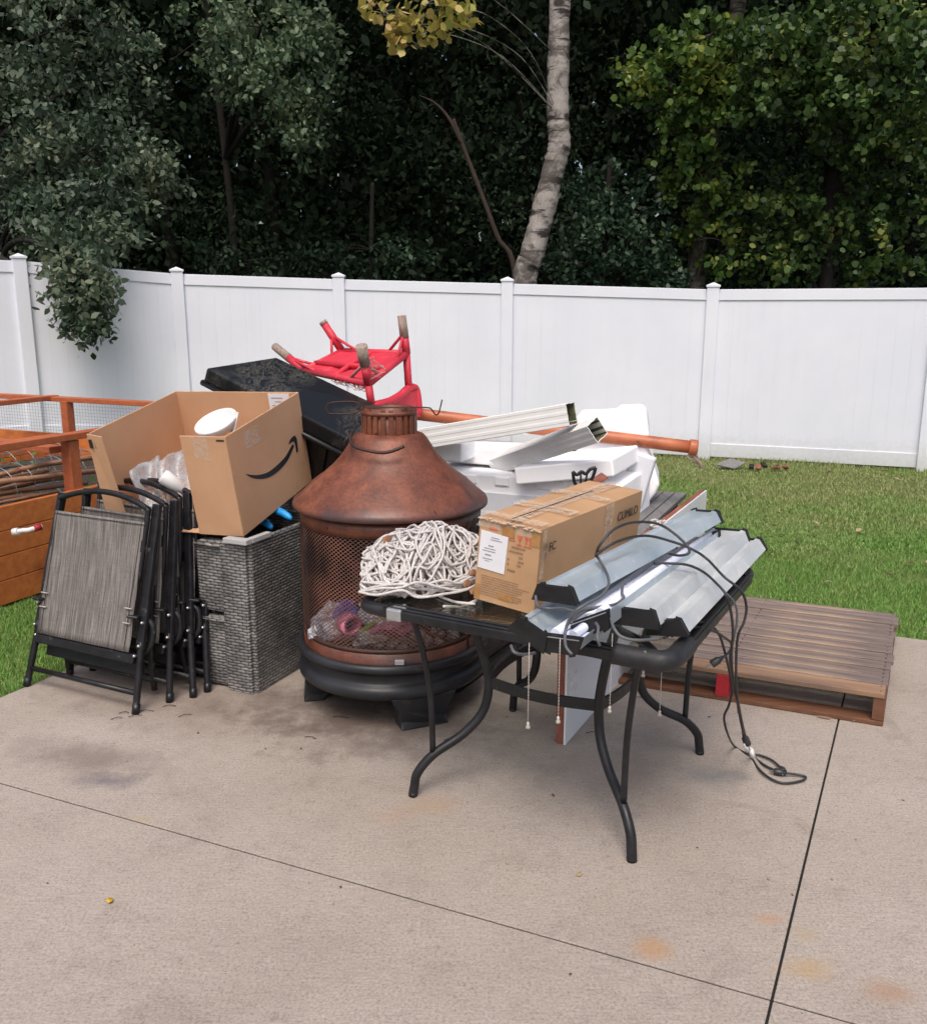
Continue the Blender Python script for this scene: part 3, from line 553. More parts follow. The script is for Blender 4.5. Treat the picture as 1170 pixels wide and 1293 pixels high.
def tree(name, label, cat, Y, tpx, rpx, tm, blobs, lm_, size, per=26, round_=False, grp=None, spread=.16, more=None, br=.045):
    base = D(tpx[-1][0], tpx[-1][1], Y); t = thing(name, label, cat, (base.x, Y, 0), 0, grp)
    m = MB(); trunk(m, tpx, Y, rpx); m.build('trunk', tm, t)
    lb = MB(); top = [D(x, y, Y) for x, y in tpx]
    for (px, py, YY, rx, ry, n) in blobs:
        tgt = D(px, py, YY); src = min(top, key=lambda p: (p-tgt).length+(.8 if p.z > tgt.z else 0)); branch(lb, src, tgt, br)
        for k in range(5):
            e = tgt+V((random.uniform(-1, 1)*rx, random.uniform(-.6, .6)*rx, random.uniform(-1, .8)*ry))*(YY/F); branch(lb, src.lerp(tgt, random.uniform(.8, 1)), e, .010)
    lb.build('branch', tm, t)
    pts = blobpts(blobs, per, spread)
    if more is not None: pts = np.concatenate([pts, blobpts(more[0], more[1], more[2])])
    leafmesh('crown', pts, size, lm_, t, round_=round_)
    return t
tree('deciduous_tree', 'grey-green tree at far left with a bough drooping over the fence', 'tree', 12.2, [(-60, -250), (-30, 0), (0, 180), (-10, 360)], 14, M_trunk,
     [(60, 40, 11.6, 130, 80, 130), (150, 100, 11.8, 60, 60, 30), (20, 170, 11.3, 90, 90, 110), (110, 190, 11.0, 90, 60, 80), (150, 215, 11.0, 75, 45, 70), (50, 265, 11, 80, 55, 80), (120, 290, 10.7, 60, 40, 55), (-40, -120, 12, 200, 120, 80), (60, 320, 10.9, 55, 25, 25), (190, 205, 10.9, 36, 26, 26), (100, 250, 10.1, 60, 30, 40), (104, 290, 9.75, 44, 30, 44), (104, 328, 9.45, 34, 26, 44), (105, 358, 9.3, 24, 24, 36), (108, 382, 9.2, 19, 18, 22), (112, 402, 9.15, 20, 12, 10), (92, 414, 9.15, 8, 7, 3), (126, 412, 9.15, 8, 7, 3)],
     L_silver, .085, 26, grp=None, spread=.13)
tree('deciduous_tree', 'sage-green tree with a leafy bough hanging left of the white trunk', 'tree', 13.4, [(250, -250), (262, 0), (285, 200), (300, 370)], 4, M_trunk,
     [(330, 30, 11.8, 95, 55, 110), (350, 95, 11.6, 70, 50, 75), (375, 145, 11.5, 38, 40, 34), (290, 60, 12, 50, 50, 30), (395, 60, 11.8, 26, 60, 30), (350, -110, 12.3, 170, 90, 60)], L_silver2, .085, 26, spread=.13)
tree('aspen_tree', 'white-barked aspen behind the fence with yellow leaves at the top', 'tree', 12.0, [(722, -260), (714, -100), (707, 0), (705, 72), (704, 144), (706, 182), (698, 215), (685, 269), (671, 323), (662, 365)], 14.2, M_aspen,
     [(525, -12, 10.0, 62, 26, 20), (570, 6, 9.9, 32, 16, 11), (483, 14, 9.9, 22, 18, 8), (520, 30, 10.0, 28, 12, 8), (505, 48, 10.0, 10, 8, 2), (640, -160, 12, 170, 90, 40)], L_yellow, .095, 9, True, spread=.10, br=.006)
t = thing('dead_tree', 'thin leaning dead trunk left of the white aspen', 'tree', (.6, 12.8, 0)); m = MB(); trunk(m, [(572, 150), (585, 185), (606, 240), (628, 298), (650, 352)], 12.8, 3.0); branch(m, D(583, 180, 12.8), D(530, 120, 12.8), .03); m.build('trunk', M_deadtrunk, t)
tree('aspen_tree', 'dark grey-barked aspen between the dark bushes at right', 'tree', 13.6, [(950, -250), (932, 0), (908, 95), (893, 190), (882, 280), (878, 370)], 10.5, M_aspen2,
     [(905, 95, 12.6, 80, 45, 90), (870, 150, 12.6, 42, 45, 36), (885, 215, 12.8, 45, 35, 30), (890, 300, 13.0, 50, 50, 26), (812, 80, 12.4, 24, 22, 10), (800, 100, 12.4, 18, 22, 8), (890, 45, 12.5, 60, 30, 26), (900, -130, 12.8, 150, 90, 50)], L_green, .085, 26, True, spread=.12)
tree('leafy_tree', 'bright green leafy tree filling the right edge behind the fence', 'tree', 12.8, [(1090, -250), (1080, 0), (1062, 120), (1050, 220), (1040, 380)], 8, M_trunk,
     [(990, 60, 12.1, 90, 55, 80), (1040, 125, 11.9, 60, 40, 44), (1090, 40, 11.8, 90, 60, 80), (1140, 110, 11.7, 60, 60, 50), (960, 120, 12.2, 60, 35, 36), (1090, 180, 12.2, 50, 35, 20), (1010, 250, 12.9, 110, 60, 60), (1090, 300, 12.7, 100, 55, 55), (970, 310, 12.8, 70, 40, 30), (1160, 210, 12.2, 50, 50, 26), (1060, -130, 12.3, 200, 100, 60)], L_green2, .082, 26, True, spread=.13)
tree('bush', 'blue-green bush above the fence right of the aspen trunk', 'bush', 13.0, [(770, 200), (765, 300), (760, 380)], 4, M_trunk,
     [(765, 290, 12.6, 75, 50, 90), (730, 330, 12.5, 40, 30, 30), (820, 330, 12.8, 50, 35, 40), (770, 240, 12.9, 60, 40, 40)], L_shrub, .09, 26, spread=.12)
tree('bush', 'low shrub with pale leaf tips behind the fence left of the leaning trunk', 'bush', 13.2, [(470, 230), (468, 320), (465, 380)], 3, M_trunk,
     [(470, 315, 13.0, 70, 30, 34), (400, 325, 13.2, 60, 25, 26), (300, 330, 13.2, 60, 25, 22)], L_shrub, .09, 20, spread=.14)
# thin hanging vine and dark wood behind
def wood():
    pts = []
    n = 6500
    x = rng.uniform(-17, 17, n); y = rng.uniform(14.2, 22, n); z = rng.uniform(0, 11, n)
    pts.append(np.stack([x, y, z], 1))
    n = 3000; x = rng.uniform(-15, 15, n); y = rng.uniform(12.0, 17, n); z = rng.uniform(5.6, 9.5, n); pts.append(np.stack([x, y, z], 1))  # canopy overhead, out of view, put in to shade the wood below
    n = 500; x = rng.uniform(-10, 10, n); y = rng.uniform(13.0, 14.5, n); z = rng.uniform(.5, 5, n); k = (np.sin(x*1.7)+np.sin(z*2.1+x))>.2; pts.append(np.stack([x, y, z], 1)[k])
    tw = np.concatenate(pts); per = 26
    q = (tw[:, None]+rng.normal(size=(len(tw), per, 3))*np.array([.34, .34, .26])).reshape(-1, 3)
    nb = 30000; qb = np.stack([rng.uniform(-24, 24, nb), rng.uniform(21.5, 24.5, nb), rng.uniform(-.3, 13, nb)], 1); q = np.concatenate([q, qb])
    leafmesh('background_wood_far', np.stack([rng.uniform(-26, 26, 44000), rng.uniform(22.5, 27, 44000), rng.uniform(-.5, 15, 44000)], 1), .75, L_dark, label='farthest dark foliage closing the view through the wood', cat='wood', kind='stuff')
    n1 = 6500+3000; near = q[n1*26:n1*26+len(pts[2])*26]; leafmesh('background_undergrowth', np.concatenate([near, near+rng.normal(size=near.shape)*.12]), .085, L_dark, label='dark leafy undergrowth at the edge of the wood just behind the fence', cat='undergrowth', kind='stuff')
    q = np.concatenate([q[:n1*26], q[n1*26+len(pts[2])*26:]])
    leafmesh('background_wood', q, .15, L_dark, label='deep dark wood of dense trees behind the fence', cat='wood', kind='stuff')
    m = MB()
    for k in range(9):
        X = random.uniform(-10, 10); Y = random.uniform(16, 19); m.tube(catmull([(X, Y, -.3), (X+random.uniform(-.3, .3), Y, 3), (X+random.uniform(-.8, .8), Y, 7)], 5), random.uniform(.06, .13), 8)
    m.build('background_trunks', M_trunk, label='dark trunks standing in the shade of the wood', cat='wood', kind='stuff')
wood()
# ------------------------------------------------------------ raised bed at left
def raised_bed():
    O = V((-2.575, 4.86, 0)); t = thing('raised_garden_bed', 'orange-stained cedar raised garden bed with rails beside the folding chairs', 'garden bed', O, 0)
    zt = .556
    def pt(a, b, z): return O+A*a+B*b+UP*z          # a negative to the left
    for k in range(4):
        z0 = .0+k*zt/4; m = MB(); n1 = pt(0, -1.0, z0+.004); n2 = pt(0, 2.45, z0+.004)
        m.bar(pt(-.02, -1.0, z0+zt/8), pt(-.02, 2.45, z0+zt/8), .038, zt/4-.004); m.bar(pt(0, 2.43, z0+zt/8), pt(-3.5, 2.43, z0+zt/8), .038, zt/4-.004); m.bar(pt(-2.2, -1.0, z0+zt/8), pt(-2.2, 2.45, z0+zt/8), .038, zt/4-.004); m.bar(pt(-.04, -.98, z0+zt/8), pt(-2.2, -.98, z0+zt/8), .038, zt/4-.004)
        m.build('plank', M_stain, t, bevel=.003)
    for a, b in ((-.06, .62), (-.06, 2.38), (-.06, -.9), (-2.0, 2.38), (-3.3, 2.38)):
        m = MB(); p = pt(a, b, 0); m.box((0, 0, .43), (.075, .075, .84), Matrix.Translation(p) @ AB); m.build('post', M_stainrail, t, bevel=.003)
    for p, q in ((pt(-.05, -1.0, .875), pt(-.05, 2.45, .875)), (pt(.03, 2.40, .862), pt(-3.5, 2.40, .862)), (pt(-2.2, -1, .87), pt(-2.2, 2.45, .87)), (pt(-.1, .55, .80), pt(-2.2, .9, .78))):
        m = MB(); m.bar(p, q, .085, .04); m.build('rail', M_stainrail, t, bevel=.004)
    m = MB()
    for k in range(104): m.bar(pt(-.03-k*.033, 2.40, zt), pt(-.03-k*.033, 2.40, .85), .0016, .0016, A)
    for k in range(10): m.bar(pt(0, 2.40, zt+.03+k*.028), pt(-3.45, 2.40, zt+.03+k*.028), .0016, .0016)
    m.build('wire_mesh', M_wire, t)
    m = MB(); m.hexa([pt(-.05, -.98, .0), pt(-.05, 2.4, .0), pt(-2.17, 2.4, .0), pt(-2.17, -.98, .0)], [pt(-.05, -.98, .40), pt(-.05, 2.4, .36), pt(-2.17, 2.4, .36), pt(-2.17, -.98, .4)]); m.build('soil', mat('dark bed soil', (.03, .022, .015), (.06, .045, .03), 20, .95, bs=1, bd=.02), t)
    # wire roll with sticks inside
    r = thing('wire_roll', 'roll of galvanised garden wire lying inside the wooden bed', 'wire roll', pt(-.9, .6, .4)); m = MB()
    for q in range(2):
        c0 = pt(-.42-.55*q, .15+.35*q, .545); ax = (A*-.1+B).normalized(); sd_ = UP.cross(ax)
        for k in range(9):
            c = c0+ax*(k*.15-.2); R = .15; m.tube([c+sd_*R*math.cos(a*math.pi/9)+UP*R*math.sin(a*math.pi/9) for a in range(18)], .0028, 5, True)
        for k in range(9):
            a = k*2*math.pi/9; p = c0+ax*-.2+sd_*.15*math.cos(a)+UP*.15*math.sin(a); m.tube([p, p+ax*1.2], .002, 4)
    m.build('wire', M_wire, r)
    for k in range(22):
        s = MB(); q = k % 2; c = pt(-.42-.55*q+random.uniform(-.09, .09), .1+random.uniform(-.1, .35), random.uniform(.46, .64)); dirv = (B+A*random.uniform(-.25, .25)+UP*random.uniform(-.06, .06))
        L = random.uniform(.5, .9); s.tube([c, c+dirv*L*.5+UP*random.uniform(-.01, .02), c+dirv*L], random.uniform(.010, .02), 7)
        tag(s.build('stick', M_stick), 'weathered brown stick lying in the wire roll in the wooden bed', 'stick', 'sticks in the wire roll')
    tw = np.array([list(pt(-.25-random.random()*.5, random.uniform(.5, 2.2), random.uniform(.42, .6))) for _ in range(12)]); tw2 = np.array([list(pt(-.9-random.random()*1., random.uniform(0, 2.2), random.uniform(.40, .50))) for _ in range(10)])
    q = (np.concatenate([tw, tw2])[:, None]+rng.normal(size=(22, 14, 3))*.05).reshape(-1, 3)
    leafmesh('garden_plants', q, .06, leafmat('low weeds', [(0, (.05, .14, .02)), (1, (.16, .30, .06))]), label='low green weeds growing in the wooden bed', cat='plants', kind='stuff')
    # white hose fitting on the plank
    h = thing('hose_fitting', 'white plastic hose fitting with red tape on the orange planks', 'pipe fitting', pt(.02, .1, .39)); c = D(36, 669, 4.80); m = MB(); m.tube(catmull([c+V((-.07, 0, -.01)), c+V((-.03, .0, -.002)), c, c+V((.05, .05, .01))], 4), .014, 10); m.tube([c+V((-.085, 0, -.012)), c+V((-.055, 0, -.006))], .021, 12); m.build('pipe', M_whiteplastic, h); m = MB(); m.tube([c+V((.02, .02, .004)), c+V((.048, .046, .009))], .019, 10); m.build('tape_wrap', M_redpaint, h)
raised_bed()
# ------------------------------------------------------------ folding chairs
def chair(label, foot_r, foot_l, lean, height, group='folded sling chairs', sling_drop=.0, skew=0.):
    fr, fl = V(foot_r), V(foot_l); u = (fr-fl).normalized(); W = (fr-fl).length; back = UP.cross(u); O = (fr+fl)/2
    t = thing('folding_chair', label, 'folding chair', O, 0, group)
    top = back*lean+u*skew+UP*height                               # offset from foot to top
    def q(x, s, off=0.):  # x across -1..1, s 0..1 up the leaning plane, off forward
        nrm = (u.cross(top)).normalized(); return O+u*(x*W/2)+top*s-nrm*off*-1
    nrm = u.cross(top).normalized()                          # points towards the viewer side
    if nrm.y > 0: nrm = -nrm
    def q(x, s, off=0.): return O+u*(x*W/2)+top*s+nrm*off
    # legs (front pair) with flared foot
    for sgn in (-1, 1):
        m = MB(); m.tube(catmull([q(sgn*1.0, 0, .0), q(sgn*.97, .16, .0), q(sgn*.93, .34, .0)], 4), .0145, 8); m.tube([q(sgn*1.0, 0), q(sgn*.998, .045)], .0165, 8); m.build('leg', M_blackmetal, t)
        m = MB(); m.bar(q(sgn*.93, .30, .0), q(sgn*.86, .99, -.005), .040, .022, nrm); m.build('upright', M_blackmetal, t, bevel=.005)
        m = MB(); m.tube(catmull([q(sgn*.9, .28, -.03), q(sgn*1.0, .33, -.035), q(sgn*1.0, .41, -.03), q(sgn*.93, .44, -.02)], 5), .013, 8); m.build('armrest', M_blackmetal, t)
        m = MB(); m.tube(catmull([q(sgn*.80, .08, -.16), q(sgn*.80, .3, -.10), q(sgn*.80, .6, -.06)], 4), .0135, 8); m.build('leg', M_blackmetal, t)
    # back frame: two inner tubes and an arched top
    m = MB(); xs_ = .80; arch = [q(-xs_, .62, .02), q(-xs_, .93, .022), q(-xs_*.96, .965, .022), q(-xs_*.5, 1.005, .022), q(0, 1.02, .022), q(xs_*.5, 1.005, .022), q(xs_*.96, .965, .022), q(xs_, .93, .022), q(xs_, .62, .02)]
    m.tube(catmull(arch, 5), .0125, 8); m.build('back_frame', M_blackmetal, t)
    m = MB()                                                 # sling with a hem and a slight sag
    nx_, ny_ = 14, 18; s0, s1 = .285-sling_drop, .90
    for j in range(ny_+1):
        for i in range(nx_+1):
            x = -1+2*i/nx_; s = s0+(s1-s0)*j/ny_; w_ = .82+.02*math.cos(j/ny_*math.pi)
            off = .034-.010*(1-x*x)*math.sin(math.pi*j/ny_)+.002*math.sin(9*x+j); m.v.append(q(x*w_, s, off))
    for j in range(ny_):
        for i in range(nx_): k = j*(nx_+1)+i; m.f.append([k, k+1, k+nx_+2, k+nx_+1]); m.sm.append(True)
    so = m.build('sling', M_sling, t); sol = so.modifiers.new('thick', 'SOLIDIFY'); sol.thickness = .004; sol.offset = -1
    m = MB(); m.bar(q(-.82, s1-.012, .037), q(.82, s1-.012, .037), .0025, .004, nrm); m.bar(q(-.76, s0+.01, .036), q(-.76, s1, .036), .0015, .003, nrm); m.bar(q(.76, s0+.01, .036), q(.76, s1, .036), .0015, .003, nrm)
    m.build('hem', mat('dark hem thread', (.06, .055, .05), None, 20, .8), so)
    m = MB(); m.bar(q(-.90, .255, .01), q(.90, .255, .01), .04, .030, nrm); m.build('seat_rail', M_blackmetal, t, bevel=.006)
    m = MB(); m.bar(q(-.86, .20, -.05), q(.86, .20, -.05), .06, .03, nrm); m.build('seat_frame', M_blackmetal, t, bevel=.006)
    m = MB(); m.tube([q(-.985, .095), q(.985, .095)], .0115, 8); m.build('crossbar', M_blackmetal, t)
    m = MB(); m.tube([q(-.80, .13, -.14), q(.80, .13, -.14)], .0105, 8); m.build('crossbar', M_blackmetal, t)
    for sgn in (-1, 1):
        m = MB(); m.bar(q(sgn*.80, .455, .05), q(sgn*.93, .455, .03), .012, .045, nrm); m.build('hinge', M_blackmetal, t, bevel=.004)
        for (x, s) in ((.83, .455), (.95, .43), (.90, .27), (.95, .32)):
            m = MB(); c = q(sgn*x, s, .058 if x < .9 else .022); m.lathe([(0, .004), (.004, .0035), (.0062, 0), (.0062, -.01)], n=10, M=frame(c, u, top)); m.build('rivet', M_rivet, t)
        m = MB(); m.bar(q(sgn*.70, .49, .041), q(sgn*.82, .49, .043), .003, .007, nrm); m.bar(q(sgn*.70, .42, .041), q(sgn*.82, .42, .043), .003, .007, nrm); m.build('sling_strap', mat('pale strap', (.5, .45, .40), None, 20, .8), so)
    return t
fr, fl = P(171, 901), P(34, 866)
chair('front folding chair showing its full grey-brown sling', fr, fl, .22, .845, skew=.03)
# chairs behind: same slope, each shifted right and back
specs = [((214, 886), .16, .845, -.016, 'second folding chair in the leaning stack, just behind the front sling chair'), ((244, 880), .20, .85, -.12, 'third folding chair back in the leaning stack'), ((262, 873), .17, .85, -.075, 'rearmost folding chair of the leaning stack, next to the grey wicker')]
for i, ((px, py), ln, h, sk, lab) in enumerate(specs):
    r = P(px, py)+V((0, .0, 0)); chair(lab, r, r-A*(.60-.0*i)+V((0, .05, 0)), ln, h, skew=sk)
# ------------------------------------------------------------ wicker pieces
def wicker_box():
    c = P(323, 878); O = c-A*.28+B*.3; rz = math.atan2(A.y, A.x)
    t = thing('wicker_planter', 'open grey wicker box with a grey plastic corner cap under the cardboard box', 'wicker box', (O.x, O.y, 0), rz)
    h = .675; m = MB()   # local: x along A, y along B
    m.box((.28-.016, 0.02, h/2), (.032, .60, h)); m.box((.28-.05-.033, -.3+.016, h/2-.004), (.13, .032, h-.004)); m.box((0, .335, h/2), (.5, .03, h-.02)); m.box((-.28, 0, h/2), (.03, .6, h-.02))
    wb = m.build('wicker_shell', M_wicker, t, world=False, bevel=.006)
    m = MB(); m.box((.225, -.297, h+.005), (.12, .042, .022)); m.box((.272, -.21, h+.005), (.028, .13, .022)); m.build('corner_cap', mat('grey plastic cap', (.42, .42, .42), (.36, .36, .36), 10, .5), t, world=False, bevel=.003)
    m = MB(); m.box((0, .02, .30), (.50, .56, .58)); m.build('black_liner', M_slab, t, world=False, bevel=.02)
    for (z0, z1, dx, lab, cat_) in ((.345, .655, .0, 'upper grey wicker block between the chairs and the wicker box', 'wicker block'), (.01, .325, .012, 'lower grey wicker block standing on the patio beside the chairs', 'wicker block')):
        q = c-A*.105+B*.055; b = thing('wicker_block', lab, cat_, (q.x, q.y, z0), rz+(.03 if z0 < .1 else -.01))
        m = MB(); m.box((-.10+dx, .0, (z1-z0)/2), (.18, .075, z1-z0)); m.build('wicker_shell', M_wicker, b, world=False, bevel=.012)
        m = MB(); m.tube([(-.185+dx, -.043, z1-z0-.012), (-.01+dx, -.043, z1-z0-.012)], .009, 8); m.tube([(-.012+dx, -.043, .01), (-.012+dx, -.043, z1-z0-.02)], .006, 8); m.build('wicker_edging', M_wicker, b, world=False)
wicker_box()
# blue gloves
for k, (x0, y0, x1, y1) in enumerate(((352, 645, 368, 655), (334, 659, 343, 667))):
    g_ = thing('rubber_glove', ('blue rubber glove finger end poking out nearest the fire pit', 'small blue glove tip under the tilted cardboard box')[k], 'glove', D(x0, y0, 4.0)); m = MB(); m.tube(catmull([D(x0-8, y0-3, 4.06), D(x0, y0, 4.02), D((x0+x1)/2, (y0+y1)/2-1, 4.0), D(x1, y1, 3.98)], 4), [.016, .017, .018, .018, .018, .018, .017, .017, .016, .016, .014, .011, .006], 10); m.build('glove_finger', M_glove, g_)
# long wicker base behind the table and weathered slatted piece beside the white board
def wicker_sofa():
    t = thing('wicker_ottoman', 'dark wicker furniture base behind the table under the tan box', 'wicker base', P(600, 850), 0)
    d1 = V((.48, .877, 0)); n1 = V((.877, -.48, 0)); p = P(612, 845)+UP*.02
    M = frame(p, d1, UP.cross(d1)); m = MB(); m.box((.36-.2, .26, .26), (.95, .5, .50), M); m.build('wicker_shell', M_wickdark, t, bevel=.01)
    m = MB(); m.bar(p-d1*.30-UP*.0+n1*.012, p+d1*.63+n1*.012, .03, .035); m.build('edge_bar', M_blackmetal, t, bevel=.004)
    q = P(905, 800)
    s = thing('slatted_bench', 'grey weathered slatted bench top between the foam and the white board', 'bench', (1.0, 4.9, 0))
    e = D(880, 617, 5.15)-V((.06, 0, 0)); d = V((.413, .911, 0)); nn = V((-.911, .413, 0)); m = MB(); e.z = .575
    for k in range(9): m.bar(e-d*1.15+nn*(.03+k*.066), e+nn*(.03+k*.066), .058, .022)
    m.build('seat', M_greyslat, s)
    for a, b in ((.08, .06), (1.05, .06), (.08, .5), (1.05, .5)): m = MB(); p = e-d*a+nn*b; m.bar(V((p.x, p.y, 0)), V((p.x, p.y, .56)), .05, .05, B); m.build('leg', M_palletdark, s)
wicker_sofa()
def sofa_hidden():      # the low wicker seat the foam, lid and red chair lie on
    rz = math.atan2(A.y, A.x)
    t = thing('wicker_sofa', 'grey wicker sofa behind the fire pit under the white foam', 'sofa', (-.1, 4.85, 0), rz)
    m = MB(); m.box((0, 0, .24), (1.7, .75, .46)); m.box((0, .33, .48), (1.7, .12, .5)); m.box((-.8, 0, .33), (.12, .75, .62)); m.build('wicker_shell', M_wicker, t, world=False, bevel=.02)
    m = MB(); m.box((.06, -.05, .5), (1.5, .6, .06)); m.build('seat_cushion', M_slab, t, world=False, bevel=.02)
sofa_hidden()
# ------------------------------------------------------------ open cardboard box
def open_box():
    M = RV((-1.163, 4.089, .958), (.19, -.049, -.307)); W, Dp, Hh = .667, .653, .443; th = .006
    t = thing('cardboard_box', 'open brown cardboard box with black curved arrow, tilted on the wicker box', 'cardboard box', M @ V((W/2, -Dp/2, -Hh/2)))
    m = MB(); hx, hy, hz = W/2, Dp/2, Hh/2
    m.box((0, hy-th/2, 0), (W, th, Hh), M); m.box((-hx+th/2, 0, 0), (th, Dp-2*th, Hh), M); m.box((hx-th/2, 0, 0), (th, Dp-2*th, Hh), M); m.box((0, 0, -hz+th/2), (W-2*th, Dp-2*th, th), M)
    x0 = hx-.215; m.box(((x0+hx)/2, -hy+th/2, 0), (hx-x0, th, Hh), M)           # kept part of the cut front wall
    m.build('box_wall', M_card, t, bevel=.002)
    # folded flap at the left corner
    m = MB(); m.hexa([M @ V((-hx-.001, -hy-.002, -hz+.10)), M @ V((-hx+.13, -hy-.03, -hz+.02)), M @ V((-hx+.13, -hy-.036, -hz+.02)), M @ V((-hx-.001, -hy-.008, -hz+.10))], [M @ V((-hx-.001, -hy-.002, hz)), M @ V((-hx+.10, -hy-.035, hz)), M @ V((-hx+.10, -hy-.041, hz)), M @ V((-hx-.001, -hy-.008, hz))]); m.build('flap', M_card, t, bevel=.001)
    # curved arrow on the right wall: local y along the wall, z up
    Mf = M @ Matrix(((0, 0, 1, hx+.0003), (1, 0, 0, 0), (0, 1, 0, 0), (0, 0, 0, 1)))
    org, nx_ = V(Mf.translation), (Mf.to_3x3() @ V((0, 0, 1)))
    def face_xy(X, Y):          # where the printed mark runs on the wall's own plane
        a_, b_ = ray(240+X/2.925, 380+Y/2.925); dd = V((a_, 1, b_)); o_ = V((0, 0, HC)); k_ = (org-o_).dot(nx_)/dd.dot(nx_); q_ = Mf.inverted() @ (o_+dd*k_); return (q_.x, q_.y)
    lo_ = catmull([face_xy(*p)+(0,) for p in ((205, 637), (225, 650), (255, 656), (290, 650), (325, 627), (355, 594), (372, 562), (384, 532))], 5); up_ = catmull([face_xy(*p)+(0,) for p in ((205, 637), (228, 641), (258, 640), (290, 629), (322, 604), (350, 575), (365, 550), (377, 528))], 5)
    m = MB()
    for i in range(len(lo_)-1): m.prism([lo_[i][:2], lo_[i+1][:2], up_[i+1][:2], up_[i][:2]], .001, Mf)
    m.prism([face_xy(*p) for p in ((363, 527), (368, 512), (376, 501), (386, 495), (393, 506), (396, 530), (398, 556), (392, 557), (389, 538), (384, 517), (375, 519))][::-1], .0012, Mf); m.build('arrow_print', M_ink, t)
    m = MB()
    for (y, z, a, b) in ((-.13, .155, .06, .035),): m.prism([(y-a, z-b), (y+a, z-b), (y+a, z+b), (y-a, z+b)], .0009, Mf)
    Mg = M @ Matrix(((1, 0, 0, 0), (0, 0, -1, -hy-.0003), (0, 1, 0, 0), (0, 0, 0, 1)))
    m.build('tape', M_tape, t); m = MB(); m.prism([(hx-.16, hz-.09), (hx-.09, hz-.11), (hx-.09, hz), (hx-.16, hz)], .001, Mg); m.build('tape', M_tape, t)
    m = MB(); m.prism([(hx-.045, hz-.02), (hx-.008, hz-.02), (hx-.008, hz-.013), (hx-.045, hz-.013)], .001, Mg)
    for k in range(2): m.prism([(-hx+.012+.03*k, hz-.06), (-hx+.028+.03*k, hz-.06), (-hx+.028+.03*k, hz-.02), (-hx+.012+.03*k, hz-.02)], .0012, M @ Matrix(((1, 0, 0, 0), (0, 0, -1, -hy-.020), (0, 1, 0, 0), (0, 0, 0, 1))))
    m.build('box_print', M_ink, t)
    # contents
    c = D(273, 533, 4.14); b = thing('white_bowl', 'white plastic bowl tipped up inside the open cardboard box', 'bowl', c)
    Mb = frame(c, V((.95, .12, .36)), V((-.2, .9, .35))); m = MB(); m.lathe([(.0, -.05), (.05, -.05), (.085, -.03), (.103, .004), (.100, .012), (.094, .008), (.078, -.024), (.045, -.04), (0, -.04)], n=40, M=Mb); m.build('bowl', M_whiteplastic, b)
    m = MB(); c2 = D(292, 545, 4.12); m.bar(c2, c2+V((.02, .02, .09)), .05, .005); b2 = thing('white_plate', 'white plate edge standing behind the bowl in the cardboard box', 'plate', c2); m.build('plate', M_whiteplastic, b2, bevel=.002)
    def sheet(name, pxs, lab, cat_, mt, nn=10, amp=.012):
        a, b_, c_, d_ = [D(*p) for p in pxs]; m = MB(); ph = random.random()*6
        for j in range(nn+1):
            for i in range(nn+1):
                u, v = i/nn, j/nn; p = a.lerp(b_, u).lerp(d_.lerp(c_, u), v); m.v.append(p+V((amp*.4*math.sin(7*v+ph), amp*math.sin(6*u+ph+3*v)*2+amp*math.cos(13*u*v), amp*.5*math.sin(11*u+5*v+ph))))
        for j in range(nn):
            for i in range(nn): k = j*(nn+1)+i; m.f.append([k, k+1, k+nn+2, k+nn+1]); m.sm.append(True)
        o = m.build(name, mt); s_ = o.modifiers.new('t', 'SOLIDIFY'); s_.thickness = .002; return tag(o, lab, cat_)
    sheet('plastic_bag', ((165, 592, 3.98), (203, 575, 4.10), (215, 650, 3.98), (178, 650, 3.9)), 'crumpled clear plastic bag in the left of the open cardboard box', 'plastic bag', M_film)
    sheet('plastic_bag', ((198, 582, 4.05), (236, 563, 4.12), (246, 640, 3.98), (208, 640, 3.92)), 'clear plastic sheet beside the cut front of the cardboard box', 'plastic bag', M_film)
    c = D(222, 612, 3.92); b3 = thing('white_cup', 'small white plastic bottle among the clear plastic in the cardboard box', 'bottle', c); m = MB(); Mc = frame(c, V((.3, 1, 0)), V((.4, .1, 1))); m.lathe([(0, .05), (.018, .05), (.018, .028), (.03, .015), (.034, -.06), (.03, -.07), (0, -.07)], n=20, M=frame(c, V((0, 1, .2)), V((.5, 0, .6)))); m.build('bottle', M_whiteplastic, b3)
    c = M @ V((hx-.09, hy-.02, hz-.045)); m = MB(); m.box((hx-.10, hy-.014, hz-.055), (.11, .003, .10), M); lb = thing('paper_label', 'white printed label inside the back of the open box', 'label', c); m.build('paper', M_paper, lb)
    m = MB()
    for k in range(4): m.box((hx-.11+.01*(k % 2), hy-.0162, hz-.025-.018*k), (.06-.015*(k % 2), .001, .004), M)
    m.build('label_print', M_greyink, lb)
open_box()
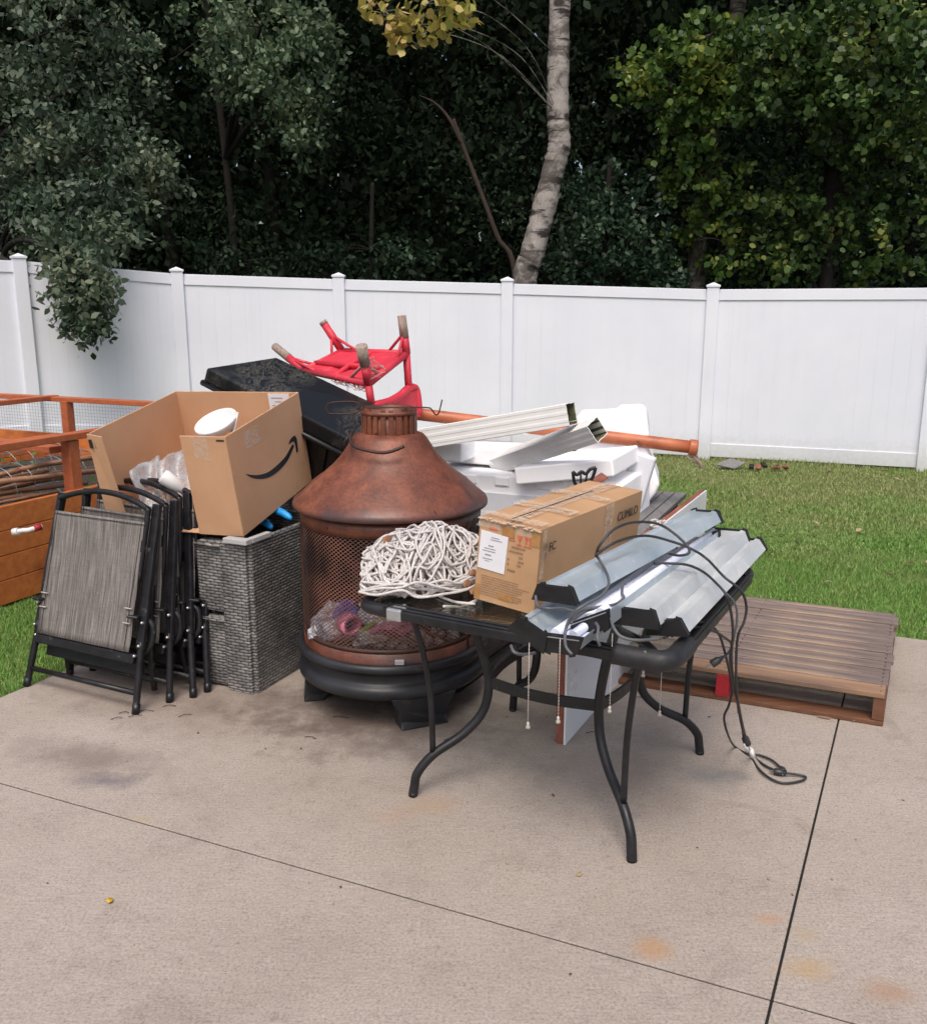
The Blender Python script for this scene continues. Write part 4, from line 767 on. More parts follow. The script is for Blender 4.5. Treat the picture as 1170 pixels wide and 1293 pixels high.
# ------------------------------------------------------------ black lid and bin
def black_bin():
    M = RV((-.73, 4.163, 1.238), (-.016, .467, .036)); t = thing('storage_bin', 'black plastic storage box lying tilted with dusty scuffed lid', 'storage box', (-.7, 4.3, .6))
    # lid 1.49 long (local y), .571 wide (local x)
    W, L = .571, 1.35; cy = .05
    m = MB(); m.box((0, cy, 0), (W, L, .05), M); m.build('lid', M_lid, t, bevel=.02, seg=3)
    m = MB(); m.box((W/2-.008, cy, -.03), (.03, L+.01, .03), M); m.box((0, cy+L/2, -.03), (W, .03, .03), M); m.box((0, cy-L/2, -.03), (W, .03, .03), M); m.build('lid_rim', M_slab, t, bevel=.01)
    m = MB(); m.box((.01, cy+.1, -.20), (W-.10, L-.32, .34), M); m.build('bin_body', M_slab, t, bevel=.03, seg=3)
    m = MB()
    for k in range(5): m.box((W/2-.035, cy-.35+.2*k, -.2), (.012, .05, .28), M)
    m.build('rib', M_slab, t, bevel=.004)
black_bin_M = None
def lid_from_px():
    t = thing('storage_bin', 'black plastic storage box lying tilted with a dusty scuffed lid', 'storage box', (-.7, 4.4, .6))
    TL, BL, BR, FR = D(257, 463, 4.62), D(348, 449, 4.92), D(478, 510, 4.46), D(441, 555, 4.10)
    nrm = (FR-TL).cross(BL-TL).normalized(); nrm = nrm if nrm.z > 0 else -nrm
    def ring(off, ins): 
        c = (TL+BL+BR+FR)/4; return [p+(c-p)*ins-nrm*off for p in (TL, FR, BR, BL)]
    m = MB(); m.hexa(ring(.075, .0), ring(0, .03)); m.build('lid', M_lid, t, bevel=.010, seg=2)
    m = MB(); a = ring(.085, -.012); 
    for i in range(4): m.tube([a[i], a[(i+1) % 4]], .014, 8)
    m.build('lid_rim', M_slab, t)
    m = MB(); m.hexa(ring(.46, .24), ring(.078, .10)); m.build('bin_body', M_slab, t, bevel=.03, seg=3)
    m = MB(); b0, b1 = ring(.45, .225), ring(.1, .09)
    for k in range(6):
        u = .12+.15*k; m.bar(b0[0].lerp(b0[1], u), b1[0].lerp(b1[1], u), .05, .012, nrm.cross(b1[1]-b1[0]))
    m.build('rib', M_slab, t, bevel=.004)
lid_from_px()
# ------------------------------------------------------------ upturned red chair
def red_chair():
    t = thing('wicker_chair', 'red painted wicker chair lying upside down with bare leg tips', 'chair', (-.5, 4.8, 1.))
    Nn, R_, Bk, L_ = D(465, 484, 4.5), D(513, 446, 4.85), D(432, 443, 5.30), D(384, 467, 5.08)
    m = MB(); nrm = (R_-Nn).cross(L_-Nn).normalized(); nrm = nrm if nrm.z > 0 else -nrm; nn = 8; cor = (Nn, R_, Bk, L_)
    k0 = 0
    for lay in (0, 1):
        for j in range(nn+1):
            for i in range(nn+1):
                u, v = i/nn, j/nn; p = Nn.lerp(R_, u).lerp(L_.lerp(Bk, u), v); sag = .02*math.sin(math.pi*u)*math.sin(math.pi*v); m.v.append(p+nrm*(.008-sag-.02*lay+.004*math.sin(17*v+3*u)))
    for lay in (0, 1):
        for j in range(nn):
            for i in range(nn): k = lay*(nn+1)**2+j*(nn+1)+i; m.f.append([k, k+1, k+nn+2, k+nn+1]); m.sm.append(True)
    m.build('seat', M_redcloth, t)
    m = MB()
    for i in range(4): m.tube([cor[i], cor[(i+1) % 4]], .019, 10)
    m.tube(catmull([Nn.lerp(L_, .5), ((Nn+R_+Bk+L_)/4)+nrm*.01, R_.lerp(Bk, .5)], 4), .014, 8); m.tube([L_.lerp(Bk, .3)+nrm*.01, Nn.lerp(R_, .45)+nrm*.01], .014, 8); m.build('seat_frame', M_redcloth, t)
    tips = (D(456, 436, 4.42), D(507, 398, 4.83), D(407, 405, 5.30), D(347, 437, 5.28)); split = (.50, .42, .90, .5)
    for i, (c, tp) in enumerate(zip(cor, tips)):
        a = c+(c-tp)*.0; b = c.lerp(tp, split[i]); m = MB(); m.tube([a, b], .023, 10); lg = m.build('leg', M_redcloth, t)
        m = MB(); m.tube([b, tp], [.026, .031] if i == 0 else [.024, .023], 10); m.build('leg_tip', M_barewood, lg)
        for s_ in (1, -1):
            nb = cor[(i+s_) % 4]; m = MB(); m.tube([c.lerp(tp, .55), c.lerp(nb, .28)], .008, 6); m.build('brace', M_redcloth if i else M_pinkrope, t)
    # arm posts going down and curved arms
    d1, d2 = D(469, 512, 4.5), D(516, 492, 4.83)
    for a, b in ((Nn, d1), (R_, d2)): m = MB(); m.tube([a, b], .020, 10); m.build('arm_post', M_redcloth, t)
    m = MB(); m.tube(catmull([d1, D(490, 507, 4.6), D(505, 499, 4.72), D(516, 490, 4.83), D(524, 490, 4.9), D(527, 502, 4.9), D(529, 522, 4.9)], 5), .022, 10); m.build('armrest', M_redcloth, t)
    m = MB(); a = [D(474, 508, 4.52), D(500, 500, 4.7), D(523, 492, 4.88), D(529, 525, 4.9), D(500, 530, 4.75), D(474, 530, 4.55)]
    m.add(a, [(0, 1, 2, 3, 4, 5)]); o = m.build('back_panel', M_redcloth, t); s_ = o.modifiers.new('t', 'SOLIDIFY'); s_.thickness = .012
    m = MB()
    for k in range(26):
        p = Nn.lerp(L_, random.uniform(.0, .5))-UP*.012; m.tube(catmull([p, p+V((random.uniform(-.02, .02), -.01, random.uniform(-.03, .01))), p+V((random.uniform(-.04, .04), -.012, random.uniform(-.03, .0)))], 3), .0022, 5)
    for k in range(14):
        p = Nn+UP*random.uniform(.02, .1); m.tube(catmull([p, p+V((random.uniform(-.03, .05), -.03, random.uniform(-.02, .03))), p+V((random.uniform(.02, .09), 0, random.uniform(-.03, .04)))], 3), .0022, 5)
    m.build('frayed_rope', M_pinkrope, t)
red_chair()
# ------------------------------------------------------------ fire pit
def fire_pit():
    c = V((-.302, 3.70, 0)); t = thing('fire_pit', 'tall rusted steel fire pit with flared hood and charcoal base', 'fire pit', c)
    def part(name, prof, m, n=72, par=t, thick=0):
        b = MB(); b.lathe(prof, n=n); o = b.build(name, m, par, world=False)
        if thick: s_ = o.modifiers.new('t', 'SOLIDIFY'); s_.thickness = thick
        return o
    part('hood', [(.376, .838), (.394, .836), (.4015, .840), (.402, .853), (.396, .866), (.362, .893), (.320, .934), (.275, .966), (.235, 1.000), (.200, 1.038), (.172, 1.078), (.152, 1.110), (.138, 1.124), (.118, 1.130), (.110, 1.132)], M_hood, 96)
    ch = part('chimney', [(.104, 1.12), (.104, 1.232), (.098, 1.232), (.098, 1.12)], M_rust, 48)
    for k in range(22):
        a = 2*math.pi*k/22; m = MB(); M = TR((math.cos(a)*.110, math.sin(a)*.110, 1.178), a); h = .105+random.uniform(-.03, .018); m.box((0, 0, random.uniform(-.004, .002)), (.006, random.uniform(.016, .026), h), M); m.build('chimney_slat', M_rust, ch, world=False, bevel=.001)
    part('chimney_band', [(.108, 1.205), (.114, 1.205), (.114, 1.222), (.108, 1.222)], M_rust, 48)
    part('top_band', [(.355, .83), (.371, .83), (.374, .80), (.371, .772), (.366, .772), (.366, .82), (.355, .82)], M_rust)
    part('mesh_screen', [(.366, .775), (.366, .318)], M_screen, 96)
    part('bottom_band', [(.375, .255), (.3735, .318), (.362, .322), (.362, .235)], M_rust)
    part('screen_rim', [(.362, .328), (.374, .328), (.374, .312), (.362, .312)], M_rod)
    part('base_bowl', [(.30, .130), (.36, .122), (.388, .126), (.399, .136), (.402, .150), (.400, .165), (.392, .176), (.380, .182), (.374, .192), (.374, .215), (.380, .230), (.394, .236), (.405, .242), (.407, .256), (.402, .268), (.388, .274), (.372, .266), (.372, .250), (.34, .23), (.28, .20), (.0, .18)], M_cast, 96)
    part('underside', [(.30, .132), (.2, .115), (.0, .11)], M_cast)
    # frame posts of the screen and door
    for a in (-.55, .5, 1.6, 2.6, 3.30):
        m = MB(); p = V((math.cos(a)*.369, math.sin(a)*.369, 0)); m.bar(p+UP*.27, p+UP*.80, .014, .014, V((math.cos(a), math.sin(a), 0))); m.build('screen_post', M_rod, t, world=False)
    m = MB(); hp = V((.055, -.382, .285)); m.box(hp, (.038, .016, .022), TR((0, 0, 0), .0)); m.build('door_latch', M_steeledge, t, world=False, bevel=.003)
    for a in (-2.9, -2.2, -1.2, -.4, .5):
        m = MB(); m.lathe([(0, .004), (.004, .003), (.0065, 0), (.0065, -.01)], n=10, M=frame(V((math.cos(a)*.3725, math.sin(a)*.3725, .80)), V((-math.sin(a), math.cos(a), 0)), UP)); m.build('rivet', M_rod, t, world=False)
    m = MB(); m.tube([V((math.cos(-1.05)*r_, math.sin(-1.05)*r_, z_)) for r_, z_ in ((.397, .866), (.363, .893), (.321, .934), (.276, .966), (.236, 1.0), (.201, 1.038), (.173, 1.078), (.153, 1.110))], .0022, 6); m.build('hood_seam', M_hood, t, world=False)
    # dark back inside wall (solid half behind) and grate
    b = MB(); b.lathe([(.355, .80), (.355, .24)], n=48, a0=math.radians(-20), a1=math.radians(200)); b.build('rear_shield', M_darkrust, t, world=False)
    part('ash_pan', [(.0, .255), (.34, .25), (.355, .285)], M_cast)
    # big scroll handle: hanging rod on hood
    m = MB(); hp = [D(445, 545, 3.63), D(442, 553, 3.58), D(446, 562, 3.52), D(458, 567, 3.49), D(480, 571, 3.475), D(495, 569, 3.475), D(510, 563, 3.49)]; m.tube(catmull(hp, 5), .0068, 8); m.build('hood_handle', M_rod, t)
    # legs: flared cast feet
    def foot(ang, wd):
        a = math.radians(ang); u = V((-math.sin(a), math.cos(a), 0)); r = V((math.cos(a), math.sin(a), 0)); prof = []
        outline = [(-1.0, .135), (-.92, .108), (-.78, .078), (-.70, .030), (-.74, .0), (.74, .0), (.70, .030), (.78, .078), (.92, .108), (1.0, .135)]
        m = MB(); vs = []
        for rr in (.30, .385):
            for (x, z) in outline: vs.append(r*(rr-(.135-z)*.12+(.02 if z < .01 else 0))+u*x*wd+UP*z)
        n = len(outline); m.add(vs, [list(range(n)), [2*n-1-i for i in range(n)]]+[(i, n+i, n+(i+1) % n, (i+1) % n) for i in range(n)]); m.build('foot', M_cast, t, world=False, bevel=.006)
        return r, u
    foot(-67, .135); foot(-168, .06); foot(62, .135); foot(155, .135)
    # contents
    base = c+UP*.27
    for k in range(70):
        a = random.uniform(0, 6.28); r = .30*random.random()**.5; p = c+V((r*math.cos(a), r*math.sin(a), .265+random.uniform(0, .045))); m = MB(); s_ = random.uniform(.018, .036); Mx = TR(p, random.random()*6, random.random()*3, random.random()*3)
        vs = [Mx @ (V((x, y, z)).normalized()*s_*random.uniform(.8, 1.2)) for x in (-1, 1) for y in (-1, 1) for z in (-1, 1)]; m.add(vs, [(0, 1, 3, 2), (4, 6, 7, 5), (0, 4, 5, 1), (2, 3, 7, 6), (0, 2, 6, 4), (1, 5, 7, 3)])
        o = m.build('charcoal_lump', M_char, bevel=.004); tag(o, 'grey charcoal lump inside the mesh of the fire pit', 'charcoal', 'charcoal lumps in the fire pit')
    def crumple(name, px, py, Y, r, mt, lab, cat_, sq=(1, 1, 1)):
        c0 = D(px, py, Y); m = MB(); nu, nv = 26, 16; ph = [random.random()*6 for _ in range(6)]
        for j in range(nv+1):
            for i in range(nu):
                th, fi = math.pi*j/nv, 2*math.pi*i/nu; d = V((math.sin(th)*math.cos(fi), math.sin(th)*math.sin(fi), math.cos(th))); rr = r*(1+.14*math.sin(3*fi+3*th+ph[0])+.10*math.sin(5*fi-4*th+ph[1])+.06*math.sin(9*th+4*fi+ph[2])+random.uniform(-.10, .10)*(0 < j < nv)); m.v.append(c0+V((d.x*sq[0], d.y*sq[1], d.z*sq[2]))*rr)
        for j in range(nv):
            for i in range(nu): m.f.append([j*nu+i, j*nu+(i+1) % nu, (j+1)*nu+(i+1) % nu, (j+1)*nu+i]); m.sm.append(False)
        return tag(m.build(name, mt), lab, cat_)
    crumple('clear_bag', 421, 784, 3.53, .072, M_film2, 'crumpled clear plastic bag at the left inside the fire pit', 'plastic bag')
    crumple('clear_bag', 478, 772, 3.46, .068, M_film2, 'clear plastic bag behind the green strip in the fire pit', 'plastic bag', (1.2, 1, .8))
    crumple('blue_wrapper', 438, 776, 3.50, .048, M_blue, 'dark blue foil wrapper in the fire pit', 'wrapper', (1, 1, 1.2))
    crumple('purple_tissue', 495, 790, 3.44, .058, M_purple, 'crumpled purple tissue at the right inside the fire pit', 'tissue', (1.5, 1, .6))
    crumple('paper_scrap', 506, 772, 3.46, .050, M_paper, 'crumpled pale paper at the right inside the fire pit', 'paper', (1, 1, 1.1))
    crumple('clear_bag', 404, 798, 3.52, .045, M_film2, 'small clear bag at the far left edge inside the fire pit', 'plastic bag')
    crumple('grey_netting', 470, 806, 3.42, .050, M_char, 'lump of grey netting at the bottom middle of the fire pit screen', 'netting', (1.8, .6, .7))
    crumple('grey_netting', 515, 801, 3.45, .050, M_char, 'lump of grey netting at the right inside the fire pit', 'netting', (1.2, .6, .9))
    crumple('pink_tissue', 508, 786, 3.45, .030, M_pink, 'small pink tissue beside the green strip in the fire pit', 'tissue', (1.4, .8, 1))
    m = MB(); cc = D(441, 788, 3.415); 
    m.lathe([(.030, -.026), (.044, -.026), (.044, .026), (.030, .026), (.030, -.026)], n=30, M=frame(cc, V((.8, .6, 0)), UP)); tag(m.build('ribbon_roll', M_pink), 'pink ribbon roll lying in the fire pit', 'ribbon')
    m = MB(); m.bar(D(450, 798, 3.42), D(491, 776, 3.42), .020, .008); m.bar(D(450, 803, 3.42), D(492, 785, 3.42), .012, .006); tag(m.build('green_strip', M_green, bevel=.001), 'bright green foil strip lying slantwise in the fire pit', 'strip')
    m = MB(); m.tube(catmull([D(425, 804, 3.44), D(450, 803, 3.425), D(480, 798, 3.425), D(500, 790, 3.44)], 5), .007, 8); tag(m.build('maroon_cord', M_purple), 'dull maroon strap across the front of the fire pit contents', 'strap')
    # wire poker lying on the chimney
    k = thing('roasting_fork', 'long bent wire cooking fork laid across the chimney top', 'cooking fork', c+UP*1.24); m = MB(); Y = 3.62
    loop = [(459, 515), (449, 508), (425, 508), (415, 510), (412, 515), (415, 522), (425, 523), (448, 522), (459, 515)]
    m.tube(catmull([D(x, y-1, Y) for x, y in loop], 4), .0030, 6); m.tube(catmull([D(458, 514, Y), D(500, 514, Y-.01), D(538, 514, Y), D(545, 517, Y), D(550, 523, Y), D(554, 520, Y), D(558, 504, Y)], 5), .0030, 6); m.build('wire', M_rod, k)
fire_pit()
# ------------------------------------------------------------ foam, downspouts, pole
def rbox(name, lab, cat_, c, dims, M3, mt, bev, grp=None):
    t = MB(); t.box((0, 0, 0), dims, M3); return tag(t.build(name, mt, bevel=bev, seg=4), lab, cat_, grp)
def foam():
    c = P(786, 612, .80); M = frame(c, A, B); M = Matrix.Translation(c) @ AB
    t = thing('foam_block', 'long white polystyrene block lying behind the tan cardboard box', 'foam block', c-UP*.3)
    m = MB(); m.box((-.62, .30, -.15), (1.24, .60, .30), M); m.build('foam_body', M_foam, t, bevel=.010, seg=3)
    for x, w_ in ((-1.1, .10), (-.83, .14), (-.62, .08), (-.36, .16), (-.12, .1)): m = MB(); m.box((x, -.001, -.030), (w_, .02, .045), M); m.build('notch', M_foam, t, bevel=.006)
    m = MB(); m.box((-.64, -.004, -.20), (1.14, .012, .22), M); m.build('shaded_front', M_foamshade, t, bevel=.004)  # grey sheet over the front face, painting in its shade
    for q_ in (-.95, -.5, -.2): m = MB(); m.lathe([(0, .003), (.018, .003), (.022, -.004)], n=16, M=M @ TR((q_, -.012, -.20), 0, math.pi/2)); m.build('moulded_ring', M_foam, t)
    c2 = D(730, 586, 4.55); M2 = Matrix.Translation(c2) @ AB @ Euler((0, math.radians(-9), 0)).to_matrix().to_4x4()
    rbox('foam_block', 'rounded white foam block on top of the long one, under the pipe end', 'foam block', 0, (.50, .50, .085), M2, M_foam, .010)
    # tall end cap with arched notch, outline in its own plane then given thickness
    o = D(775, 600, 4.85); sc_ = 4.85/F; out = [(725, 524), (772, 521), (778, 516), (806, 514), (813, 520), (817, 545), (817, 566), (825, 585), (833, 610), (828, 622), (815, 640), (800, 640), (806, 580), (796, 592), (775, 600), (725, 600)]
    Mx = frame(o, V((.97, -.2, 0)), UP); t2 = MB(); t2.prism([((x-775)*sc_, -(y-600)*sc_) for x, y in out][::-1], -.30, Mx); tag(t2.build('foam_corner', M_foam, bevel=.02, seg=3), 'tall white foam end piece with an arched notch, rightmost of the foam', 'foam block')
    o2 = D(802, 612, 4.66); rbox('foam_sheet', 'leaning white foam sheet in the arch beside the tall foam piece', 'foam sheet', 0, (.13, .05, .34), Matrix.Translation(o2) @ AB @ Euler((.0, math.radians(14), 0)).to_matrix().to_4x4(), M_foamshade, .012)
    o3 = D(566, 566, 4.75); rbox('foam_block', 'small white foam block beside the fire pit hood under the pipes', 'foam block', 0, (.24, .2, .10), Matrix.Translation(o3) @ AB, M_foam, .01)
    o4 = D(640, 572, 4.85); rbox('foam_block', 'flat grey-white foam slab lying under the two gutter pipes', 'foam block', 0, (.62, .3, .09), Matrix.Translation(o4) @ AB, M_foam, .012)
foam()
def downspout(p, q, w_, h, roll, lab, upv=UP):
    t = thing('downspout_pipe', lab, 'gutter pipe', (p+q)/2, 0, 'white gutter pipes'); d = (q-p); L = d.length; M = frame(p, d, V(upv).cross(d)) @ Matrix.Rotation(roll, 4, 'X')
    prof = []; n = 7
    def side(a, b, k, depth):
        out = []
        for i in range(k):
            u0 = i/k
            for uu, dd in ((.08, 0), (.42, 0), (.5, depth), (.92, depth)): 
                pt = a.lerp(b, u0+uu/k); nn = (b-a).normalized(); out.append(pt+V((nn.y, -nn.x))*-dd)
        return out
    cs = [V((-w_/2, -h/2)), V((w_/2, -h/2)), V((w_/2, h/2)), V((-w_/2, h/2))]; pr = []
    for i in range(4): pr += side(cs[i], cs[(i+1) % 4], 2 if i % 2 == 0 else 3, .0012)
    m = MB(); k = len(pr); vs = [M @ V((x, a.x, a.y)) for x in (0, L) for a in pr]; m.add(vs, [(i, (i+1) % k, k+(i+1) % k, k+i) for i in range(k)]); o = m.build('pipe', M_spout, t); s_ = o.modifiers.new('t', 'SOLIDIFY'); s_.thickness = .003
    m = MB(); vs = [M @ V((x, a.x*.93, a.y*.92)) for x in (.0, L-.004) for a in pr]; m.add(vs, [(i, (i+1) % k, k+(i+1) % k, k+i) for i in range(k)]+[list(range(k))]); m.build('inner_wall', M_spoutin, t)
    return t
e1 = D(722, 522, 4.2); downspout(e1+(D(540, 552, 4.62)-e1)*1.25, e1, .10, .105, 0, 'upper white gutter pipe, its open end highest in the pile')
e2 = D(754, 542, 4.12); downspout(e2+(D(636, 582, 4.72)-e2)*1.1, e2, .085, .095, .5, 'lower white gutter pipe with a dark open end, under the other')
def pole():
    a, b = D(500, 519, 5.05), D(872, 564, 4.78); t = thing('metal_pole', 'rust-brown metal pole lying across the foam with a hook at its end', 'pole', (a+b)/2); m = MB(); n = 14
    m.tube([a.lerp(b, i/n) for i in range(n+1)], .034, 16); m.build('pole', M_pole, t); m = MB(); d = (b-a).normalized(); m.tube([b-d*.01, b+d*.035], .042, 16); m.build('end_cap', M_pole, t, bevel=.006)
    m = MB(); p = b+d*.01; m.tube(catmull([p-UP*.03, p+V((.015, -.01, -.06)), p+V((.04, -.01, -.085)), p+V((.045, 0, -.11))], 5), .010, 8); m.tube(catmull([p-UP*.03, p+V((-.03, -.01, -.05)), p+V((.02, -.01, -.075))], 5), .006, 8); m.build('hook', M_barewood, t)
pole()
# black handle of a tool above the tan box
k = thing('tool_handle', 'black plastic D-shaped tool handle sticking up behind the tan box', 'handle', D(735, 612, 3.52)); Y = 3.52; m = MB()
m.tube(catmull([D(x, y, Y) for x, y in ((731, 617), (725, 608), (723, 595))], 4), .0068, 8); m.tube(catmull([D(x, y, Y) for x, y in ((731, 617), (741, 612), (748, 602), (752, 590))], 4), .0068, 8)
m.tube(catmull([D(x, y, Y) for x, y in ((723, 595), (728, 599), (734, 595), (739, 598), (745, 592), (752, 590))], 4), .0068, 8); m.tube([D(733, 597, Y), D(733, 615, Y)], .0042, 8); m.tube([D(741, 598, Y), D(738, 612, Y)], .0042, 8); m.tube([D(731, 615, Y), D(729, 625, Y), D(729, 675, Y+.05)], .012, 8); m.build('grip', M_capblack, k)
k = thing('bent_flashing', 'small bent brown metal flashing beside the black handle', 'metal scrap', D(758, 602, 3.8)); m = MB(); a, b, c, d = D(746, 606, 3.75), D(759, 597, 3.85), D(768, 603, 3.75), D(752, 606, 3.6); m.add([a, b, c, D(757, 610, 3.7)], [(0, 1, 3), (1, 2, 3)]); o = m.build('sheet', M_boardedge, k); s_ = o.modifiers.new('t', 'SOLIDIFY'); s_.thickness = .004
# ------------------------------------------------------------ white board on edge
def board():
    p = P(714, 941); q = V((1.42, 5.21, 0)); d = (q-p).normalized(); nn = V((-d.y, d.x, 0)); h = .59
    t = thing('white_board', 'long white board with red-brown edges standing under the table', 'board', (p+q)/2); L = (q-p).length; M = frame(p, d, nn); m = MB(); m.box((L/2, .006, h/2), (L, .008, h), M); m.build('white_face', M_board, t, bevel=.001)
    m = MB(); m.box((L/2, .026, h/2), (L-.004, .030, h-.003), M); m.build('core', M_boardedge, t)
board()
# ------------------------------------------------------------ tan carton
def tan_box():
    M = RV((.343, 2.995, .855), (.009, .077, -.576)); W, L, Hh = .213, .777, .266; hx, hy, hz = W/2, L/2, Hh/2
    t = thing('carton', 'long taped tan carton with black stencilled letters on the patio table', 'cardboard box', M @ V((0, 0, -hz)))
    m = MB(); nL, nW, nH = 16, 6, 6       # slightly bulged body
    def pt(u, v, w_):
        bu = .006*math.sin(math.pi*(v+1)/2)*math.sin(math.pi*(w_+1)/2); bw = .010*math.sin(math.pi*(u+1)/2)*math.sin(math.pi*(v+1)/2)
        return M @ V((u*(hx+bu*abs(u)), v*hy, w_*hz+(bw if w_ > .99 else -0)*1.))
    def face(f, a, b):
        k = len(m.v)
        for j in range(b+1):
            for i in range(a+1): m.v.append(pt(*f(-1+2*i/a, -1+2*j/b)))
        for j in range(b):
            for i in range(a): q = k+j*(a+1)+i; m.f.append([q, q+1, q+a+2, q+a+1]); m.sm.append(True)
    face(lambda s, r: (s, r, -1), nW, nL); face(lambda s, r: (-1, s, r), nL, nH); face(lambda s, r: (1, s, r), nL, nH); face(lambda s, r: (s, -1, r), nW, nH); face(lambda s, r: (s, 1, r), nW, nH)
    for sg in (-1, 1): face(lambda s, r: ((s+1)/2*.985*sg+.015*sg, r, 1), nW//2, nL)
    m.build('carton_wall', M_card2, t)
    m = MB()     # torn layered front top edge, side flap edge
    for k in range(26):
        x = -hx+W*k/26+.004; m.box((x, -hy-.003+random.uniform(-.002, .002), hz-.003+random.uniform(-.004, .004)), (.012, random.uniform(.006, .014), .003), M)
    m.build('torn_edge', mat('torn pale cardboard', (.48, .34, .23), (.58, .44, .33), 60, .9), t)
    Mf = M @ Matrix(((1, 0, 0, 0), (0, 0, -1, -hy-.0012), (0, 1, 0, 0), (0, 0, 0, 1)))     # front: x right, y up
    Ms = M @ Matrix(((0, 0, 1, hx+.0075), (1, 0, 0, 0), (0, 1, 0, 0), (0, 0, 0, 1)))        # side: x along length, y up
    Mt = M @ Matrix(((0, -1, 0, 0), (1, 0, 0, 0), (0, 0, 1, hz+.011), (0, 0, 0, 1)))
    def rect(m, x0, y0, x1, y1, MM, h=.0006): m.prism([(x0, y0), (x1, y0), (x1, y1), (x0, y1)], h, MM)
    m = MB(); m.prism([(-.101, -.028), (-.006, -.031), (-.001, .088), (-.098, .093)], .0014, Mf); lb = m.build('shipping_label', M_paper, t)
    m = MB(); Mf2 = Mf @ Matrix.Translation((0, 0, .0014))
    for (x, y, w_, h_) in ((-.060, .074, .028, .003), (-.062, .067, .040, .003), (-.068, .046, .018, .004), (-.082, .037, .040, .003), (-.088, .029, .046, .003), (-.078, .016, .022, .0045), (-.086, .004, .036, .003), (-.078, -.002, .018, .002)): rect(m, x, y, x+w_, y+h_, Mf2)
    m.build('label_print', M_greyink, lb)
    m = MB()
    for (x, y, w_) in ((.012, .058, .05), (.005, .044, .055), (.040, .030, .020), (.038, .016, .022), (.036, .004, .018), (.002, .018, .012), (.002, .002, .012), (.004, -.016, .032)):
        n = int(w_/.007)
        for i in range(n): rect(m, x+i*.007, y, x+i*.007+.005, y+.006, Mf)
    for k in range(9):
        for i in range(random.randint(17, 22)): rect(m, -.085+i*.0078, -.052-k*.0075, -.085+i*.0078+random.uniform(.004, .0068), -.0498-k*.0075, Mf)
    m.build('faded_print', M_fadeink, t)
    m = MB()
    for x in (.060, .073):       # two upright arrows
        rect(m, x-.0025, .078, x+.0025, .096, Mf); m.prism([(x-.006, .094), (x+.006, .094), (x, .106)], .0006, Mf)
    rect(m, .052, .070, .080, .073, Mf)
    m.prism([(.030, .100), (.046, .100), (.043, .088), (.039, .084), (.039, .076), (.044, .074), (.032, .074), (.037, .076), (.037, .084), (.033, .088)], .0006, Mf)
    rect(m, -.018, .088, .020, .091, Mf); rect(m, -.012, .096, .016, .0985, Mf); rect(m, -.014, .080, .022, .083, Mf); rect(m, .028, .070, .046, .072, Mf)
    m.prism([(-.056+.016*math.cos(a*math.pi/10), .100+.009*math.sin(a*math.pi/10)) for a in range(11)], .0006, Mf)
    m.build('red_print', M_redink, t)
    text('FC', .040, Ms @ Matrix.Translation((-hy+.045, .058, 0)), M_ink, t, 'lettering')
    text('CUMILO', .046, Ms @ Matrix.Translation((hy-.225, .058, 0)), M_ink, t, 'lettering', sx=1.05)
    m = MB()
    for (x, y) in ((-hy+.022, .078), (-hy+.022, .050)): m.prism([(x+.012*math.cos(a*math.pi/8), y+.012*math.sin(a*math.pi/8)) for a in range(16)], .0004, Ms)
    m.build('faded_stamp', M_fadeink, t)
    m = MB(); rect(m, -hy, -.030, hy, .030, Mt); rect(m, -.20, -hx, -.13, hx, Mt, .0009); rect(m, .06, -hx, .12, hx, Mt, .001); rect(m, -hy, -hx, -hy+.05, hx, Mt, .0012)
    rect(m, .06, -.05, .12, hz, Ms, .0008); rect(m, -hy, -.02, -hy+.02, hz, Ms, .0008)
    rect(m, -hx, hz-.03, hx, hz, Mf, .0008); m.build('tape', M_tape, t)
    m = MB(); rect(m, -.025, hz-.045, .018, hz-.015, Mf, .001); rect(m, hx-.030, hz-.055, hx, hz-.012, Mf, .001); rect(m, -hx, -hz, -hx+.018, -hz+.05, Mf, .001); rect(m, -.02, -hz+.02, .03, -hz+.038, Mf, .0012); m.build('brown_tape', mat('brown parcel tape', (.34, .17, .06), (.42, .23, .09), 14, .3), t)
    m = MB(); rect(m, -hy+.01, -.0015, hy-.2, .0015, Mt, .0016); m.build('flap_gap', M_joint, t)
    rl = M @ V((hx+.02, hy-.04, -.06)); m = MB(); m.prism([(hy-.05, -.10), (hy-.005, -.10), (hy-.005, -.03), (hy-.05, -.03)], .001, Ms); m.build('side_label', M_paper, t)
tan_box()
